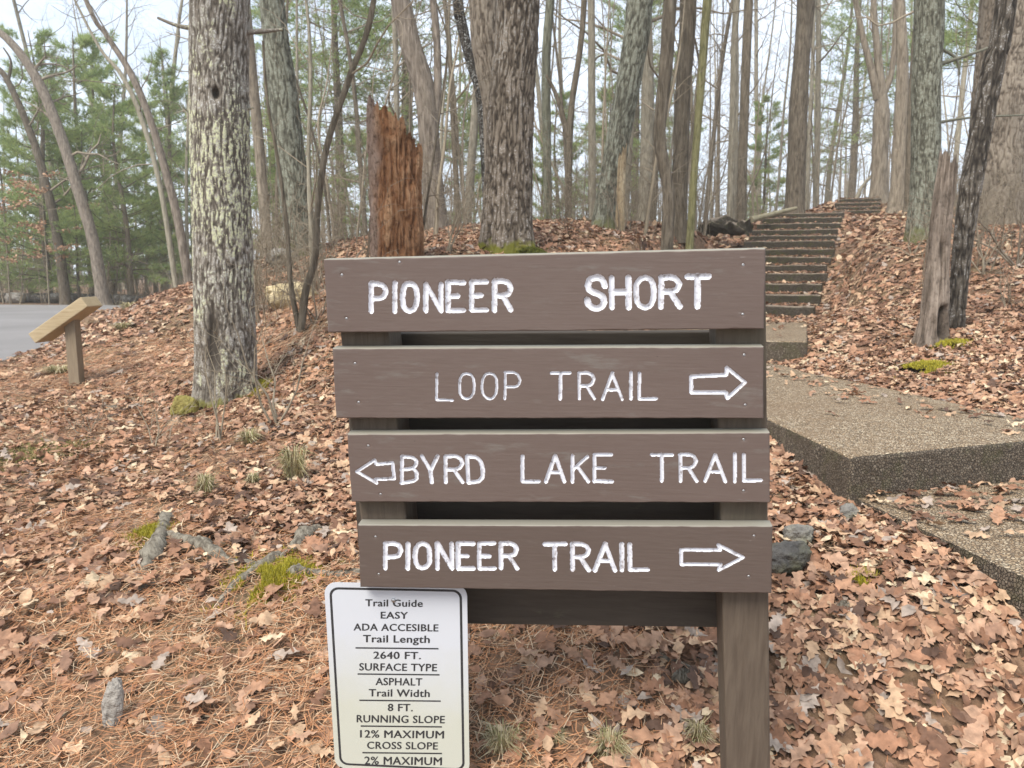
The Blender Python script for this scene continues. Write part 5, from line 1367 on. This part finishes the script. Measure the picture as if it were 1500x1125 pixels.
def tuft(label, px, py, d, wpx, hpx, seed, n=170, name='grass_tuft'):
    r = np.random.default_rng(seed); f0 = on(px, py, d); b = MB(); R = M(wpx, d) / 2; Hh = M(hpx, d)
    for k in range(n):
        a = r.uniform(0, 6.28); q = np.array([math.cos(a), math.sin(a), 0]) * R * r.uniform(0, .35) ; q[2] = -.01
        o_d = np.array([math.cos(a + r.normal(0, .6)), math.sin(a + r.normal(0, .6)), 0]); ln = Hh * r.uniform(.5, 1.25); sp_ = R * r.uniform(.25, 1.1)
        p1 = q + o_d * sp_ * .35 + np.array([0, 0, ln * .75]); p2 = q + o_d * sp_ + np.array([0, 0, ln * r.uniform(.35, .95)])
        s_ = np.cross(o_d, [0, 0, 1]) * .0011 * max(1, d / 2.4)
        c = np.array(((.50, .42, .25), (.42, .36, .19), (.58, .50, .33), (.32, .31, .14))[int(r.integers(0, 4))]) * r.uniform(.8, 1.15)
        b.add(np.array([q - s_, q + s_, p1 - s_, p1 + s_, p2]), [[0, 1, 3, 2]], c); b.f.append(np.array([[b.n - 3, b.n - 2, b.n - 1]])); b.mi.append(np.zeros(1, np.int32))
    o = b.build(name, GRASS, None, f0); return tag(o, label, 'grass', 'dry grass tufts')
for i_, (lab, px, py, wpx, hpx) in enumerate((
    ('pale dry grass tuft right of the white guide plate at the bottom edge', 735, 1100, 90, 42), ('pale dry grass tuft at the bottom edge in the middle under the sign', 893, 1112, 80, 48), ('dry grass tuft close left of the right post at the bottom', 1022, 1095, 60, 44), ('low dry grass tuft between two paler ones under the sign', 812, 1092, 50, 22),
    ('long greenish grass tuft in the leaves left of the second board', 432, 720, 70, 62), ('dry grass tuft left of the long greenish one', 303, 738, 44, 42), ('small dry grass tuft below the lichen-crusted oak', 366, 660, 46, 26), ('small dry tuft of grass between the oak foot and the third board', 372, 725, 30, 26), ('short green grass tuft behind the plank stand', 196, 480, 60, 16), ('short grass tuft in front of the plank stand', 86, 545, 60, 14), ('low grass tuft on the slope between the plank stand and the oak', 182, 508, 40, 12))):
    tuft(lab, px, py, dd(py) if py > 560 else {480: 13.0, 545: 8.4, 508: 10.0}[py], wpx, hpx, 80 + i_, 240)

# twiggy little shrubs in the leaves
def shrub(label, px, py, d, hpx, seed, n=4, spread=.5):
    r = np.random.default_rng(seed); f0 = on(px, py, d); b = MB(); h = M(hpx, d)
    for k in range(n):
        grow(b, (r.normal(0, .02), r.normal(0, .02), -.03), (r.normal(0, spread), r.normal(0, spread * .6), 1), h * r.uniform(.7, 1.1), max(.0042, h * .011), 1, r, (5, 4, 3), .15, .2, (6, 5, 3, 3))
    return tag(b.build('bare_shrub', TWIG, None, f0), label, 'shrub', 'bare twiggy shrubs')
for i_, a in enumerate((
    ('small dark twig shrub in the leaves below the plank stand', 133, 628, 5.6, 62, 3), ('thin bare twigs sprouting left of the oak foot, in the open leaves', 228, 655, 5.1, 110, 3), ('tall thin bare twigs in front of the foot of the lichen-crusted oak', 325, 655, 5.2, 150, 3), ('bare whippy twigs between the lichen-crusted oak and the second board', 408, 636, 5.4, 190, 4),
    ('low pale arching twigs at the right foot of the lichen-crusted oak', 372, 592, 6.2, 50, 4), ('bare twigs on the slope just left of the top board', 466, 470, 7.6, 110, 4), ('twiggy shrub in front of the reddish stump', 520, 400, 7.6, 150, 5), ('twiggy shrub between the reddish stump and the thick oak', 655, 385, 8.2, 120, 5),
    ('low bare shrub right of the thick oak', 830, 352, 10.5, 70, 5), ('bare shrub in front of the grey leaning tree', 908, 348, 11, 80, 5), ('bare shrub on the right bank behind the black leaning tree', 1442, 400, 9.5, 120, 6), ('taller bare shrub at the right edge of the picture', 1492, 390, 9.5, 170, 6),
    ('bare shrub on the bank left of the pale broken snag', 1338, 352, 11, 80, 5), ('low bare shrub on the right bank near the edge', 1478, 470, 7.8, 80, 4))):
    shrub(a[0], a[1], a[2], a[3], a[4], 120 + i_, a[5])

# rotten log and pale pole at the head of the steps
lg = empty('fallen_log', on(1072, 333, 16.0), 'dark rotten log lying left of the top of the long steps', 'log'); q0 = np.array(lg.location)
b = MB(); e0, e1 = P(1030, 328, 16.4) - q0, P(1098, 329, 15.8) - q0
pth = smooth_path(np.array([e0, (e0 + e1) / 2 + np.array([0, 0, .03]), e1]), 30)
b.tube(pth - np.array([0, 0, .06]), .15 * (1 + .5 * (vnoise(np.arange(30) * .6, np.zeros(30), 4) - .5)), 24, cap=True)
for q_ in range(len(b.v)):
    g_ = b.v[q_]; b.v[q_] = g_ + np.stack([fbm(g_[:, 1] * 9 + k_, g_[:, 2] * 9 + g_[:, 0] * 5, 90 + k_) - .5 for k_ in range(3)], -1) * .22
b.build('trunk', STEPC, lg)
pl_ = empty('fallen_log', P(1100, 322, 17.2), 'pale yellowish pole lying against the head of the long steps', 'log'); q0 = np.array(pl_.location)
b = MB(); b.tube(smooth_path(np.array([[0, 0, 0], P(1130, 314, 17.6) - q0, P(1166, 305, 18.2) - q0]), 20), np.linspace(.07, .04, 20), 12)
b.build('trunk', rock_mat('pale_pole', (0.19, 0.165, 0.10), (0.33, 0.29, 0.19)), pl_)
ln_ = empty('fallen_log', on(1252, 292, 23.5), 'thin dead pole leaning up right behind the upper flight of steps', 'log'); q0 = np.array(ln_.location)
b = MB(); b.tube(smooth_path(np.array([[0, 0, 0], P(1262, 275, 23.5) - q0, P(1279, 255, 23.5) - q0]), 12), np.linspace(.07, .04, 12), 8)
b.build('trunk', BARK_GREY, ln_)
bl = empty('fallen_log', on(120, 445, 29.5), 'long dark fallen trunk lying along the far side of the road', 'log'); q0 = np.array(bl.location)
b = MB(); b.tube(smooth_path(np.array([P(-20, 436, 30.5) - q0, P(110, 437, 30) - q0, P(212, 442, 29.4) - q0]), 24), np.linspace(.16, .22, 24) * (1 + .3 * (vnoise(np.arange(24) * .5, np.zeros(24), 7) - .5)), 12)
b.build('trunk', BARK_DARK, bl)
# pine cones
def cone(label, px, py, d, seed, L_=.075):
    r = np.random.default_rng(seed); f0 = on(px, py, d); b = MB(); ax = np.array([1, .3, .05]); ax /= np.linalg.norm(ax)
    u = np.cross(ax, [0, 0, 1]); u /= np.linalg.norm(u); v = np.cross(ax, u)
    for k in range(80):
        t = k / 80; a = k * 2.4; R = .021 * math.sin(math.pi * (.12 + .85 * t)) + .004
        c = ax * L_ * (t - .5); o_ = u * math.cos(a) + v * math.sin(a); s_ = np.cross(ax, o_) * .008
        b.add(np.array([c - s_ * .5, c + s_ * .5, c + o_ * R + ax * .010 + s_, c + o_ * R + ax * .010 - s_]) + np.array([0, 0, .025]), [[0, 1, 2, 3]])
    return tag(b.build('pine_cone', ROOT, None, f0, smooth=False), label, 'pine cone', 'pine cones')
cone('pine cone lying under the sign by the broken branch', 998, 1000, 2.42, 1); cone('pine cone in the oak leaves right of the right post', 1232, 908, 2.62, 2)
# dead leaves still hanging on an understory beech, and one clump on the grey leaning tree
def dead_leaves(name, label, px, py, d, wpx, hpx, n, seed, cat='sapling', size=.09, stem=True):
    r = np.random.default_rng(seed)
    if stem:
        f0 = on(px, py, d); rt = empty(name, f0, label, cat); b = MB(); H = M(hpx, d)
        c = MB(); pth = smooth_path(np.array([[0, 0, -.1], [.05, 0, H * .4], [.0, .1, H * .75], [.1, 0, H]]), 14); b.tube(pth, np.linspace(.03, .006, 14), 6); b.build('trunk', TWIG, rt)
        lf = MB(); tw = MB()
        xs = []
        for k in range(26):
            h = H * r.uniform(.35, 1); q = np.array([0, 0, h]); a = r.uniform(0, 6.28); e = q + np.array([math.cos(a), math.sin(a), .15]) * M(wpx, d) * .5 * r.uniform(.4, 1)
            tw.tube([q, (q + e) / 2, e], [.008, .006, .003], 4, cap=False)
            for m in range(n // 26): xs.append(q + (e - q) * r.uniform(.3, 1.05) + r.normal(0, .05, 3))
        xs = np.array(xs); scatter(lf, xs[:, 0], xs[:, 1], xs[:, 2], np.tile([0, 0, 1.0], (len(xs), 1)), r.uniform(.7, 1.2, len(xs)) * size, 'lo', r, 1.0, np.array([(.42, .24, .14), (.36, .19, .11), (.50, .31, .19)]), [.4, .3, .3])
        tw.build('crown', TWIG, rt); lf.build('dead_leaves', LEAF, rt)
dead_leaves('beech_sapling', 'young tree keeping rusty dead leaves beyond the road behind the bent trees', 72, 446, 27.8, 170, 180, 700, 5, size=.12)
dead_leaves('beech_sapling', 'little tree with rusty dead leaves beyond the road at the far left edge', 15, 446, 29, 110, 150, 420, 6, size=.12)

# ------------------------------------------------------------------ the moist air of the woods
hb = MB(); hb.box([(-95, -15, -4), (95, -15, -4), (95, 165, -4), (-95, 165, -4), (-95, -15, 32), (95, -15, 32), (95, 165, 32), (-95, 165, 32)])
hm = bpy.data.materials.new('haze_air'); hm.use_nodes = True
ht = hm.node_tree; ht.nodes.clear()
ho = ht.nodes.new('ShaderNodeOutputMaterial'); hv = ht.nodes.new('ShaderNodeVolumePrincipled')
hv.inputs['Color'].default_value = (1.0, 0.99, 0.94, 1); hv.inputs['Density'].default_value = 0.0015
ht.links.new(hv.outputs[0], ho.inputs['Volume'])
tag(hb.build('haze', hm, smooth=False), kind='stuff')
C.cycles.volume_bounces = 1
